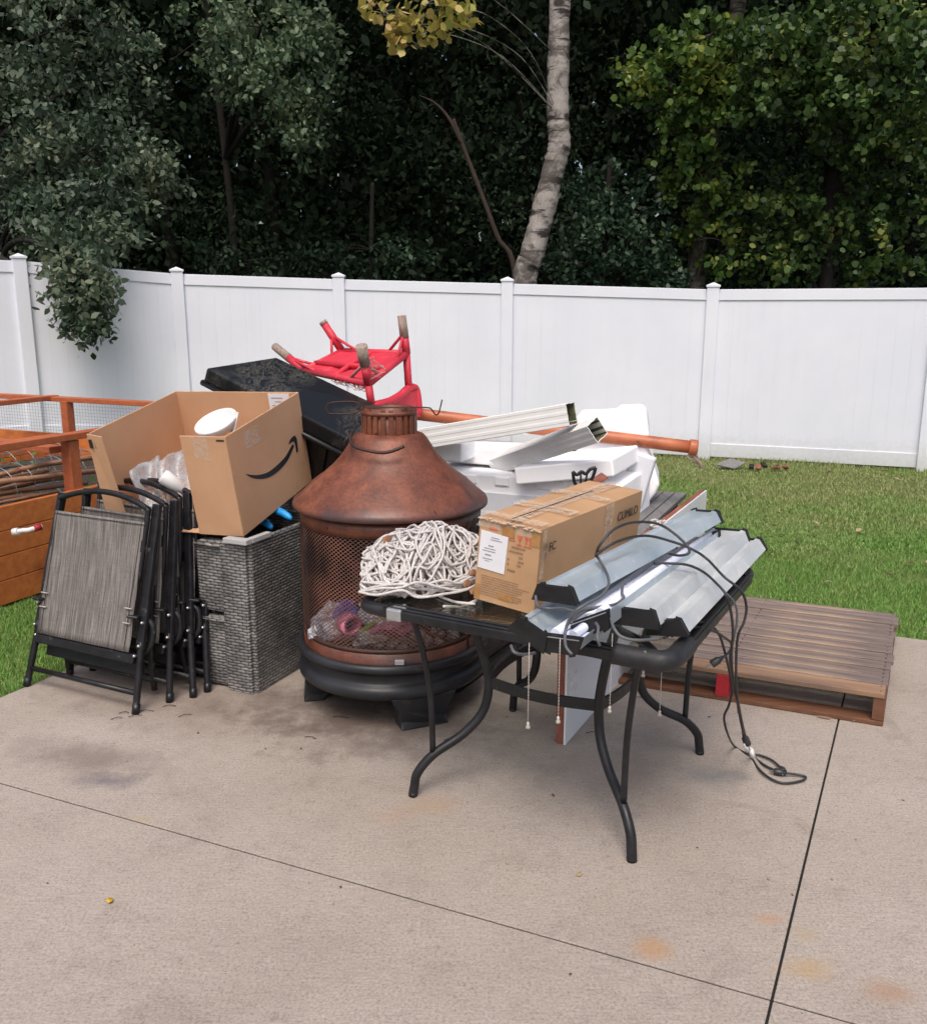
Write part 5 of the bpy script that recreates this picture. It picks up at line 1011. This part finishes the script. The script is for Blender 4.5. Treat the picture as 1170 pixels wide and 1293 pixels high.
# ------------------------------------------------------------ patio table
TC = V((.355, 2.972, 0)); TA = math.radians(-29); TU = V((math.cos(TA), math.sin(TA), 0)); TV = V((-TU.y, TU.x, 0))
def table():
    t = thing('patio_table', 'square charcoal metal patio table with curved legs', 'table', TC, TA); zt = .695; s = .505
    corners = [(-s, -s), (s, -s), (s, s), (-s, s)]
    for i in range(4):
        a, b = V((*corners[i], zt)), V((*corners[(i+1) % 4], zt)); d = (b-a).normalized(); m = MB(); m.bar(a+d*.10, b-d*.10, .048, .030); nrm = UP.cross(d)
        m.bar(a+d*.10-nrm*.013+UP*.018, b-d*.10-nrm*.013+UP*.018, .010, .008); m.bar(a+d*.10+nrm*.013+UP*.018, b-d*.10+nrm*.013+UP*.018, .010, .008); m.build('top_rail', M_tablemetal, t, world=False, bevel=.005)
    for i in range(4):
        c = V((*corners[i], zt)); p = V((*corners[i-1], zt)); q = V((*corners[(i+1) % 4], zt)); dp, dq = (p-c).normalized(), (q-c).normalized(); r = .030 if i == 1 else .021; L = .16 if i == 1 else .13
        pts = catmull([c+dp*L, c+dp*.05+dq*.003, c+dp*.017+dq*.017, c+dq*.05+dp*.003, c+dq*L], 5); m = MB(); m.tube(pts, r, 14); m.build('padded_corner', M_foamwrap, t, world=False)
    # front-left connector sleeve
    m = MB(); c = V((-s+.145, -s, zt+.0)); m.box(c, (.055, .056, .040)); m.build('connector_sleeve', M_steeledge, t, world=False, bevel=.006)
    m = MB(); m.box((0, 0, zt+.012), (2*s-.06, 2*s-.06, .006)); m.build('glass_top', M_glass, t, world=False)
    for sx, sy in ((-1, -1), (1, -1), (1, 1), (-1, 1)):
        def q(r, z): return V((sx*r, sy*r, z))
        m = MB(); pts = catmull([q(.275, .69), q(.243, .60), q(.212, .48), q(.198, .38), q(.212, .28), q(.262, .205), q(.335, .145), q(.375, .085), q(.384, .035), q(.388, .0)], 5)
        m.tube(pts, .0158, 10); m.build('leg', M_tablemetal, t, world=False)
        m = MB(); m.tube(catmull([q(.392, .685), q(.362, .53), q(.342, .36), q(.338, .155)], 5), .0105, 8); m.build('leg_strut', M_tablemetal, t, world=False)
        m = MB(); m.tube([q(.386, .014), q(.388, .0)], .0162, 10); m.build('foot_cap', M_capblack, t, world=False)
        m = MB(); m.tube(catmull([q(.49, .682), q(.42, .70), q(.34, .692), q(.265, .68)], 4), .012, 8); m.build('corner_brace', M_tablemetal, t, world=False)
    k = .198; z = .385; cs = [(-k, -k), (k, -k), (k, k), (-k, k)]
    for i in range(4):
        a, b = V((*cs[i], z)), V((*cs[(i+1) % 4], z)); mid = (a+b)/2; out = V((mid.x, mid.y, 0)).normalized(); m = MB(); pts = catmull([a, a.lerp(b, .25)+out*.022, mid+out*.03, a.lerp(b, .75)+out*.022, b], 5)
        for p0, p1 in zip(pts, pts[1:]): m.bar(p0, p1+(p1-p0)*.08, .012, .036)
        m.build('stretcher', M_tablemetal, t, world=False)
    return t
table()
# ------------------------------------------------------------ shop lights
def light(label, near, far, zc, roll, kind, pchain=None, w_=.112, wt=.078, hh=.055, mt=None):
    """near/far: 3D centre of the two ends; profile x across, z up; kind 'back' (metal back up) or 'face' (tubes up)"""
    n_, f_ = V(near), V(far); d = (f_-n_).normalized(); L = (f_-n_).length; M = frame(n_, d, UP.cross(d)) @ Matrix.Rotation(roll, 4, 'X')   # x along, y left, z up
    t = thing('shop_light', label, 'light fixture', n_, 0, 'fluorescent shop lights on the table'); mt = mt or M_galv
    sg = 1 if kind == 'back' else -1
    prof = [(-w_/2, -hh/2), (-wt/2, hh/2), (-wt/2+.012, hh/2+.004), (-wt/2+.014, hh/2-.003), (wt/2-.014, hh/2-.003), (wt/2-.012, hh/2+.004), (wt/2, hh/2), (w_/2, -hh/2)]
    def q(x, y, z): return M @ V((x, y, z*sg))
    m = MB(); k = len(prof); vs = [q(x, a, b) for x in (.02, L-.02) for a, b in prof]; m.add(vs, [(i, i+1, k+i+1, k+i) for i in range(k-1)]); o = m.build('housing', mt, t); s_ = o.modifiers.new('t', 'SOLIDIFY'); s_.thickness = .0015
    if kind == 'face':
        m = MB(); z = -hh/2+.012; m.add([q(x, a, z*1.) for x in (.02, L-.02) for a in (-w_/2+.008, w_/2-.008)], [(0, 1, 3, 2)]); o = m.build('reflector', M_tubewhite, t); s_ = o.modifiers.new('t', 'SOLIDIFY'); s_.thickness = .002
        for a in (-.026, .026): m = MB(); m.tube([q(.03, a, z-.014), q(L-.03, a, z-.014)], .013, 14); m.build('fluorescent_tube', M_tubewhite, t)
    for x0, s2 in ((0, 1), (L, -1)):
        m = MB(); e = .006; e = .004; cap = [(-w_/2-e, -hh/2-e), (-wt/2-e, hh/2+.003), (-wt/2+.010, hh/2+.007), (-wt/2+.012, hh/2+.0005), (wt/2-.012, hh/2+.0005), (wt/2-.010, hh/2+.007), (wt/2+e, hh/2+.003), (w_/2+e, -hh/2-e)]
        kk = len(cap); vs = [q(x0+s2*xx, a, b) for xx in (0, .018) for a, b in cap]; m.add(vs, [list(range(kk)), list(range(kk, 2*kk))[::-1]]+[(i, (i+1) % kk, kk+(i+1) % kk, kk+i) for i in range(kk)]); c_ = m.build('end_cap', M_capblack, t, bevel=.002)
        if kind == 'face': m = MB(); m.bar(q(x0+s2*.001, -w_/2, -hh/2-.001), q(x0+s2*.001, w_/2, -hh/2-.001), .003, .003); m.build('cap_trim', M_steeledge, c_)
    return t, q, L
def zc(px, py, z): return P(px, py, z)
lights = {}
lights['L6'] = light('leftmost shop light, lying on its edge at the front of the table', zc(668, 800, .775), zc(806, 703, .775), 0, math.radians(26), 'back', w_=.11, wt=.08, hh=.040)
lights['L5'] = light('face-up white shop light under the others at the front rail', zc(706, 815, .757), zc(862, 700, .775), 0, math.radians(-4), 'face', w_=.115, hh=.040)
lights['L4'] = light('face-up white shop light with tubes showing in the middle of the pile', zc(746, 790, .790), zc(893, 683, .79), 0, math.radians(-28), 'face', w_=.115, hh=.040)
lights['L1'] = light('uppermost shop light next to the tan carton, blue-grey back up', zc(699, 750, .868), zc(891, 650, .868), 0, math.radians(-3), 'back', w_=.128, wt=.092, hh=.036)
lights['L2'] = light('wide shop light with blotchy galvanised back, second from the right rail', zc(795, 779, .795), zc(920, 674, .797), 0, math.radians(-2), 'back', w_=.155, wt=.124, hh=.040, mt=M_galv2)
lights['L3'] = light('shop light lying along the right rail of the table', zc(841, 792, .762), zc(948, 686, .765), 0, math.radians(-8), 'back', w_=.11, wt=.070, hh=.038, mt=M_galv2)
def pull_chain(par, top, bottom, knob=.006):
    a = V(top); b = V((a.x, a.y, D(*bottom, a.y).z)); m = MB(); n = int((a-b).length/.0085); m.tube([a, b], .0010, 5)
    for i in range(n): c = a.lerp(b, i/n); m.lathe([(0, -.0024), (.0024, 0), (0, .0024)], c=c, n=6)
    o = m.build('pull_chain', M_chain, par); m = MB(); m.lathe([(0, -.010), (.006, -.010), (.0065, -.004), (.003, .0), (.005, .006), (0, .009)], c=b, n=12); m.build('pull_knob', M_chain, o)
for key, (x, y), bt, Y in (('L6', (668, 812), (668, 915), 2.24), ('L5', (707, 806), (701, 908), 2.2), ('L4', (773, 800), (770, 895), 2.35), ('L3', (835, 850), (831, 900), 2.62), ('L2', (812, 842), (812, 850), 2.6)):
    pull_chain(lights[key][0], D(x, y, Y), bt)
def cord(par, pts, r=.0042, mt=None, name='power_cord'):
    m = MB(); m.tube(catmull(pts, 7), r, 8); return m.build(name, mt or M_cord, par)
def plug(par, p, d, mt=None, sz=1.):
    p, d = V(p), V(d).normalized(); m = MB(); m.tube([p, p+d*.012*sz, p+d*.016*sz, p+d*.036*sz, p+d*.04*sz], [.005, .008, .012, .013, .012], 10); o = m.build('plug', mt or M_cord, par); m = MB(); sd_ = d.cross(UP).normalized()
    for s_ in (-1, 1): m.bar(p+d*.04*sz+sd_*.006*s_, p+d*.056*sz+sd_*.006*s_, .0015, .006, sd_)
    m.build('prongs', M_rivet, o)
L = {k: v[0] for k, v in lights.items()}
def DD(l): return [D(x, y, Y) for x, y, Y in l]
def PZ(l): return [P(x, y, z) for x, y, z in l]
cord(L['L1'], DD([(676, 752, 2.38), (679, 765, 2.34), (692, 768, 2.30), (712, 768, 2.32), (735, 775, 2.32)]), mt=M_cordgrey)
cord(L['L1'], PZ([(752, 702, .905), (757, 688, .95), (775, 668, .99), (800, 659, 1.0), (830, 661, .98), (852, 674, .95), (868, 690, .92), (869, 698, .905), (858, 701, .895), (845, 699, .89)]))
cord(L['L1'], PZ([(753, 701, .905), (765, 722, .903), (768, 738, .902), (758, 752, .895), (735, 765, .885)])+DD([(722, 776, 2.20), (714, 795, 2.20), (714, 815, 2.16), (722, 826, 2.14)]), mt=M_cordgrey)
cord(L['L4'], DD([(786, 735, 2.5), (785, 748, 2.44), (787, 755, 2.42), (775, 763, 2.38), (750, 767, 2.36), (730, 772, 2.32), (715, 790, 2.2)]), mt=M_cordgrey)
cord(L['L4'], DD([(752, 786, 2.30), (755, 792, 2.26), (754, 805, 2.22), (757, 815, 2.22)]), r=.004, mt=M_cordgrey)
cord(L['L5'], DD([(750, 768, 2.36), (738, 772, 2.34), (722, 783, 2.2)]), mt=M_cordgrey)
cord(L['L6'], DD([(645, 815, 2.25), (649, 823, 2.22), (660, 826, 2.24), (675, 824, 2.28)]), mt=M_cordgrey)
cord(L['L2'], DD([(771, 780, 2.27), (775, 793, 2.24), (785, 804, 2.22), (805, 808, 2.22), (832, 806, 2.26)]), mt=M_cordgrey)
# cords running off the right side down to the ground
c1 = cord(L['L1'], PZ([(752, 700, .92), (780, 683, .95), (815, 676, .94), (850, 684, .915), (875, 694, .89), (893, 706, .86), (914, 728, .835)])+DD([(935, 745, 2.62), (942, 765, 2.64), (939, 785, 2.64), (931, 805, 2.64), (929, 850, 2.66), (931, 882, 2.70), (935, 905, 2.76), (938, 925, 2.80)])); plug(c1, D(938, 925, 2.86), D(943, 938, 2.86)-D(938, 925, 2.86), sz=1.2)
c2 = cord(L['L4'], PZ([(825, 711, .835), (845, 711, .838), (868, 713, .84), (888, 722, .84), (905, 737, .825)])+DD([(917, 752, 2.55), (923, 775, 2.58), (925, 800, 2.60), (923, 830, 2.64), (926, 860, 2.70), (934, 900, 2.78)])+[D(942, 935, 2.86), P(948, 955, .012), P(962, 975, .010), P(985, 988, .008), P(1010, 986, .008), P(1017, 981, .008), P(1008, 978, .010), P(992, 976, .014)])
plug(c2, P(992, 976, .016), P(985, 975, .014)-P(992, 976, .016))
c3 = cord(L['L3'], DD([(848, 803, 2.40), (860, 792, 2.46), (880, 786, 2.54), (895, 788, 2.60), (907, 800, 2.64), (914, 820, 2.70), (920, 845, 2.76), (924, 870, 2.80), (920, 890, 2.84), (914, 905, 2.88), (918, 925, 2.92)])+[P(927, 942, .010), P(945, 952, .008), P(958, 953, .008), P(975, 960, .010), P(986, 970, .012)])
plug(c3, P(986, 968, .014), P(990, 978, .012)-P(986, 968, .014))
c4 = cord(L['L2'], DD([(838, 805, 2.38), (855, 797, 2.44), (880, 792, 2.52), (900, 796, 2.58), (915, 805, 2.66), (923, 812, 2.72), (921, 822, 2.72), (912, 830, 2.68)])); plug(c4, D(913, 829, 2.68), D(902, 836, 2.68)-D(913, 829, 2.68), sz=1.1)
c5 = cord(L['L3'], DD([(911, 744, 2.62), (920, 752, 2.62), (929, 765, 2.62), (930, 785, 2.63), (926, 805, 2.64), (921, 830, 2.66), (924, 850, 2.70), (928, 865, 2.74), (932, 900, 2.85)]), r=.0035, mt=M_cordgrey)
c6 = cord(L['L2'], DD([(932, 895, 2.85), (936, 915, 2.86), (941, 935, 2.86)])+[P(950, 953, .01), P(965, 966, .008), P(985, 975, .010)])
for p in ((940, 937, 2.86), (947, 945, 2.88)):
    m = MB(); a = D(*p); m.tube([a, a+V((.012, .0, -.03))], .009, 8); m.build('white_tag', M_whiteplastic, c2)
# ------------------------------------------------------------ tangled rope
def rope():
    t = thing('rope_pile', 'tangled heap of white braided rope on the left of the patio table', 'rope', TC+V((-.45, .1, .72)))
    m = MB(); rr = .0043
    def surf(u, v, lift=0.):   # u 0..1 from left to right along the pile, v angle
        Yc = 2.95+.06*u; X = -.330+.395*u; top = .055+.118*math.sin(math.pi*min(1, .10+u*.72))**.9; dp = .07+.14*math.sin(math.pi*min(1, .15+u*.75)); a = math.pi*v
        return V((X, Yc-dp*math.cos(a)*(1+lift), .728+top*math.sin(a)*(1+lift)))
    R = random.Random(11)
    for k in range(110):
        pts = []; u = R.random(); v = R.uniform(.03, .75); hd = R.uniform(0, 6.28); n = R.randint(10, 20); lift = R.uniform(-.20, .05); tw = R.choice((-1, 1))*R.uniform(.1, .55); lz = R.uniform(0, 6)
        for i in range(n):
            pts.append(surf(min(.985, max(.0, u)), min(.93, max(.015, v)), lift+.06*math.sin(i*.9+lz))+V((R.uniform(-.003, .003), R.uniform(-.004, .004), 0)))
            u += .058*math.cos(hd); v += .085*math.sin(hd); hd += tw+R.gauss(0, .28)
            if u > 1.0 or u < -.01: hd = math.pi-hd; u = min(.985, max(.0, u))
            if v > .80 or v < .0: hd = -hd; v = min(.80, max(.01, v))
            if R.random() < .08: tw = -tw
        m.tube(catmull(pts, 5), rr, 7)
    for k in range(5):   # bundled loops sweeping over the middle
        u0 = .30+.014*k+R.uniform(-.02, .02); pts = [surf(min(.97, max(0, u0+s*.10+R.uniform(-.01, .01))), min(.95, max(.01, .02+s*.24+R.uniform(-.02, .02))), R.uniform(0, .06)) for s in range(5)]; m.tube(catmull(pts, 6), rr, 7)
    for k in range(7):    # long strands along the bottom front
        pts = [surf(min(.99, max(0, s/6.+R.uniform(-.03, .03))), .02+R.uniform(0, .08), .08)+V((0, -.01*k, 0))+UP*(.012*R.random()) for s in range(7)]; m.tube(catmull(pts, 6), rr, 7)
    for a, b in (((545, 748, 2.86), (600, 762, 2.74)), ((560, 765, 2.72), (602, 757, 2.74))):
        m.tube(catmull([D(*a), D((a[0]+b[0])/2, (a[1]+b[1])/2+4, 2.77), D(*b)], 6), rr, 7)
    m.build('rope', M_rope, t)
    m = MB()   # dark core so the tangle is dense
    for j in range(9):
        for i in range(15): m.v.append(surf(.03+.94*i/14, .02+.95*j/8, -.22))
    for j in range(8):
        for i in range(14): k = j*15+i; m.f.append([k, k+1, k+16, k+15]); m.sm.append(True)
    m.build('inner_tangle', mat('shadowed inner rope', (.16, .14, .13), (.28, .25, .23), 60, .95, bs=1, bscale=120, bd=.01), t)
    # dead leaves caught at the right of the pile
    for (x, y, Y) in ((590, 722, 2.85), (583, 735, 2.84), (592, 745, 2.82), (482, 680, 3.0), (585, 795, 3.0), (578, 780, 3.1)):
        p = D(x, y, Y-.05); mm = MB(); mm.add([p, p+V((.018, -.004, .012)), p+V((.036, .0, .004)), p+V((.024, .005, -.016)), p+V((.006, -.002, -.012))], [(0, 1, 2, 3, 4)]); o = mm.build('dead_leaf', mat('tan dead leaf', (.42, .24, .13), (.30, .14, .08), 30, .8)); tag(o, 'dry tan leaf caught around the rope and fire pit', 'leaf', 'dry leaves by the rope'); s_ = o.modifiers.new('t', 'SOLIDIFY'); s_.thickness = .001
rope()
# small white cord behind the lights
t = thing('cord_coil', 'small coil of white cord by the far end of the tan carton', 'cord', D(838, 662, 3.6)); m = MB(); R = random.Random(3)
for k in range(6): m.tube(catmull([D(822+R.uniform(-2, 20), 655+R.uniform(0, 14), 3.55+R.uniform(0, .1)) for _ in range(6)], 5), .005, 6)
m.build('cord', M_rope, t)
# ------------------------------------------------------------ pallet
def pallet():
    O = V((1.665, 3.345, 0)); t = thing('wooden_pallet', 'weathered wooden pallet lying on the patio edge, with one red block', 'pallet', O)
    Lb, Lw = 1.28, 1.10; ux = -(V((1.69, 3.39, 0))-V((.80, 3.76, 0))).normalized()*-1; ux = V((-.917, .40, 0)); uy = V((.455, .89, 0))
    def pt(a, b, z): return O+ux*a+uy*b+UP*z
    bs = [(0, .105), (.108, .095), (.210, .085), (.299, .09), (.394, .10), (.498, .09), (.592, .13), (.726, .085), (.815, .10), (.92, .125), (1.05, .05)]
    for i, (b, w_) in enumerate(bs):
        z0 = .118; z1 = .137+random.uniform(-.004, .004); a0 = random.uniform(-.012, .008); a1 = Lb+random.uniform(-.01, .01); m = MB()
        m.hexa([pt(a0, b, z0), pt(a1, b, z0), pt(a1, b+w_-.009, z0), pt(a0, b+w_-.009, z0)], [pt(a0, b, z1), pt(a1, b, z1), pt(a1, b+w_-.009, z1), pt(a0, b+w_-.009, z1)])
        mt = [M_palletpale, M_palletwood][i > 0]
        # align the board with its own axes so that the grain runs along it
        M = frame(pt(0, b, 0), ux*-1, uy*-1); me = MB(); me.v = [M.inverted() @ v for v in m.v]; me.f = m.f; me.sm = m.sm
        o = me.build('deck_board', mt, None, bevel=.002); o.parent = t; o.matrix_world = M; o.matrix_parent_inverse = Matrix.Identity(4); o.matrix_basis = WM[t.name].inverted() @ M
    for i, a in enumerate((.0, .60, 1.235)):
        m = MB(); m.hexa([pt(a, .004, .022), pt(a+.045, .004, .022), pt(a+.045, Lw-.01, .022), pt(a, Lw-.01, .022)], [pt(a, .004, .117), pt(a+.045, .004, .117), pt(a+.045, Lw-.01, .117), pt(a, Lw-.01, .117)]); m.build('stringer', M_palletdark, t, bevel=.002)
    m = MB(); m.hexa([pt(.597, -.004, .020), pt(.652, -.004, .020), pt(.652, .06, .020), pt(.597, .06, .020)], [pt(.600, -.004, .117), pt(.649, -.004, .117), pt(.649, .06, .117), pt(.600, .06, .117)]); m.build('red_block', M_redpaint, t, bevel=.002)
    for b in (0, .48, 1.0):
        m = MB(); m.hexa([pt(0, b, .002), pt(Lb, b, .002), pt(Lb, b+.09, .002), pt(0, b+.09, .002)], [pt(0, b, .020), pt(Lb, b, .020), pt(Lb, b+.09, .020), pt(0, b+.09, .020)]); m.build('base_board', M_palletdark, t, bevel=.002)
    m = MB()
    for i, (b, w_) in enumerate(bs):
        for a in (.02, .62, 1.255):
            for e in (.25, .75): m.lathe([(0, .0012), (.003, .001), (.0032, -.002)], c=pt(a+.003*random.random(), b+w_*e, .139), n=6)
    m.build('nail', mat('rusty nail', (.06, .03, .02), None, 30, .8), t)
pallet()
# ------------------------------------------------------------ small litter
def litter():
    k = thing('roof_scrap', 'grey metal scrap lying on the grass near the fence', 'scrap', P(920, 588)); m = MB(); c = P(922, 587, .03)
    m.add([c+V((-.16, 0, .01)), c+V((.02, -.08, -.02)), c+V((.16, .0, .03)), c+V((.02, .10, .06))], [(0, 1, 2, 3)]); o = m.build('sheet', M_greyslat, k); s_ = o.modifiers.new('t', 'SOLIDIFY'); s_.thickness = .01
    R = random.Random(5)
    for i in range(6):
        p = P(948+9*i, 590+R.uniform(-1, 2), .02); m = MB(); m.bar(p, p+V((R.uniform(-.05, .05), R.uniform(-.1, .1), .03)), .05, .025); o = m.build('bark_chunk', M_boardedge if i % 2 else M_trunk, bevel=.006); tag(o, 'dark bark chunk lying on the grass beside the grey scrap', 'bark', 'bark chunks on the grass')
    ml = [mat('pale tan leaf', (.42, .33, .20), (.30, .20, .12), 30, .8), mat('yellow leaf', (.62, .42, .03), (.5, .3, .03), 30, .6), mat('brown leaf', (.14, .08, .045), (.09, .05, .03), 30, .8)]
    def leaf(p, s, mt, lab, grp=None, tilt=.35):
        m = MB(); a = R.uniform(0, 6.28); M = TR(p, a, R.uniform(-tilt, tilt), R.uniform(-tilt, tilt)); pr = [(0, 0, 0), (.3, .3, .08), (.7, .25, .12), (1, 0, .05), (.7, -.28, .16), (.3, -.3, .1)]
        m.add([M @ V((x*s-.5*s, y*s, z*s)) for x, y, z in pr]+[M @ V((0, 0, 0))], [(i, (i+1) % 6, 6) for i in range(6)], True); o = m.build('fallen_leaf', mt); s_ = o.modifiers.new('t', 'SOLIDIFY'); s_.thickness = .001; return tag(o, lab, 'leaf', grp)
    leaf(P(138, 1137, .006), .030, ml[1], 'bright yellow leaf lying alone on the concrete at lower left')
    leaf(P(731, 1104, .004), .022, ml[0], 'small pale leaf on the concrete below the near table leg', None, .1)
    leaf(P(698, 1004, .006), .018, ml[2], 'small dark leaf on the concrete between the table legs')
    for i in range(44):
        a = R.uniform(1.3, 5.2); y = R.uniform(5.0, 9.4)
        if a/y > .58 or a/y < .26: continue
        leaf(V((a, y, lawn_z(a, y)+.045)), R.uniform(.04, .075), R.choice((ml[0], ml[0], ml[2])), 'fallen leaf lying on the lawn before the white fence', 'fallen leaves on the lawn')
    for (x, y) in ((60, 1115), (640, 1090), (1050, 1110), (335, 945), (380, 945), (640, 905), (1000, 1130), (970, 1110), (1080, 1060), (430, 1120), (880, 1070), (585, 955), (690, 905), (250, 925), (895, 905), (1140, 1010), (160, 960), (720, 1230), (300, 1190)):
        leaf(P(x, y, .003), R.uniform(.008, .014), R.choice((ml[2], ml[2], ml[0])), 'tiny leaf crumb scattered on the concrete patio', 'leaf crumbs on the patio', .15)
    for i, (x, y) in enumerate(((150, 900), (162, 905), (175, 898), (205, 892), (225, 905), (420, 905), (385, 930), (140, 908), (560, 935), (740, 925), (700, 935), (800, 880))):
        p = P(x, y, .004); m = MB(); a = R.uniform(-.6, .6); d = V((math.cos(a), math.sin(a), 0)); m.tube(catmull([p, p+d*.025+V((0, .006, .003)), p+d*R.uniform(.04, .07)], 4), .0013, 5); tag(m.build('twig', M_trunk), 'thin dark twig on the concrete near the chairs and fire pit', 'twig', 'twigs on the patio')
    for i, (x, y) in enumerate(((1040, 905), (1082, 908), (1076, 903))):
        p = P(x, y, .008); m = MB(); m.box((0, 0, 0), (.05, .008, .003), TR(p, -.4+.9*i)); tag(m.build('wood_splinter', M_palletpale), 'pale wood splinter on the concrete at the pallet front', 'splinter', 'splinters by the pallet')
litter()
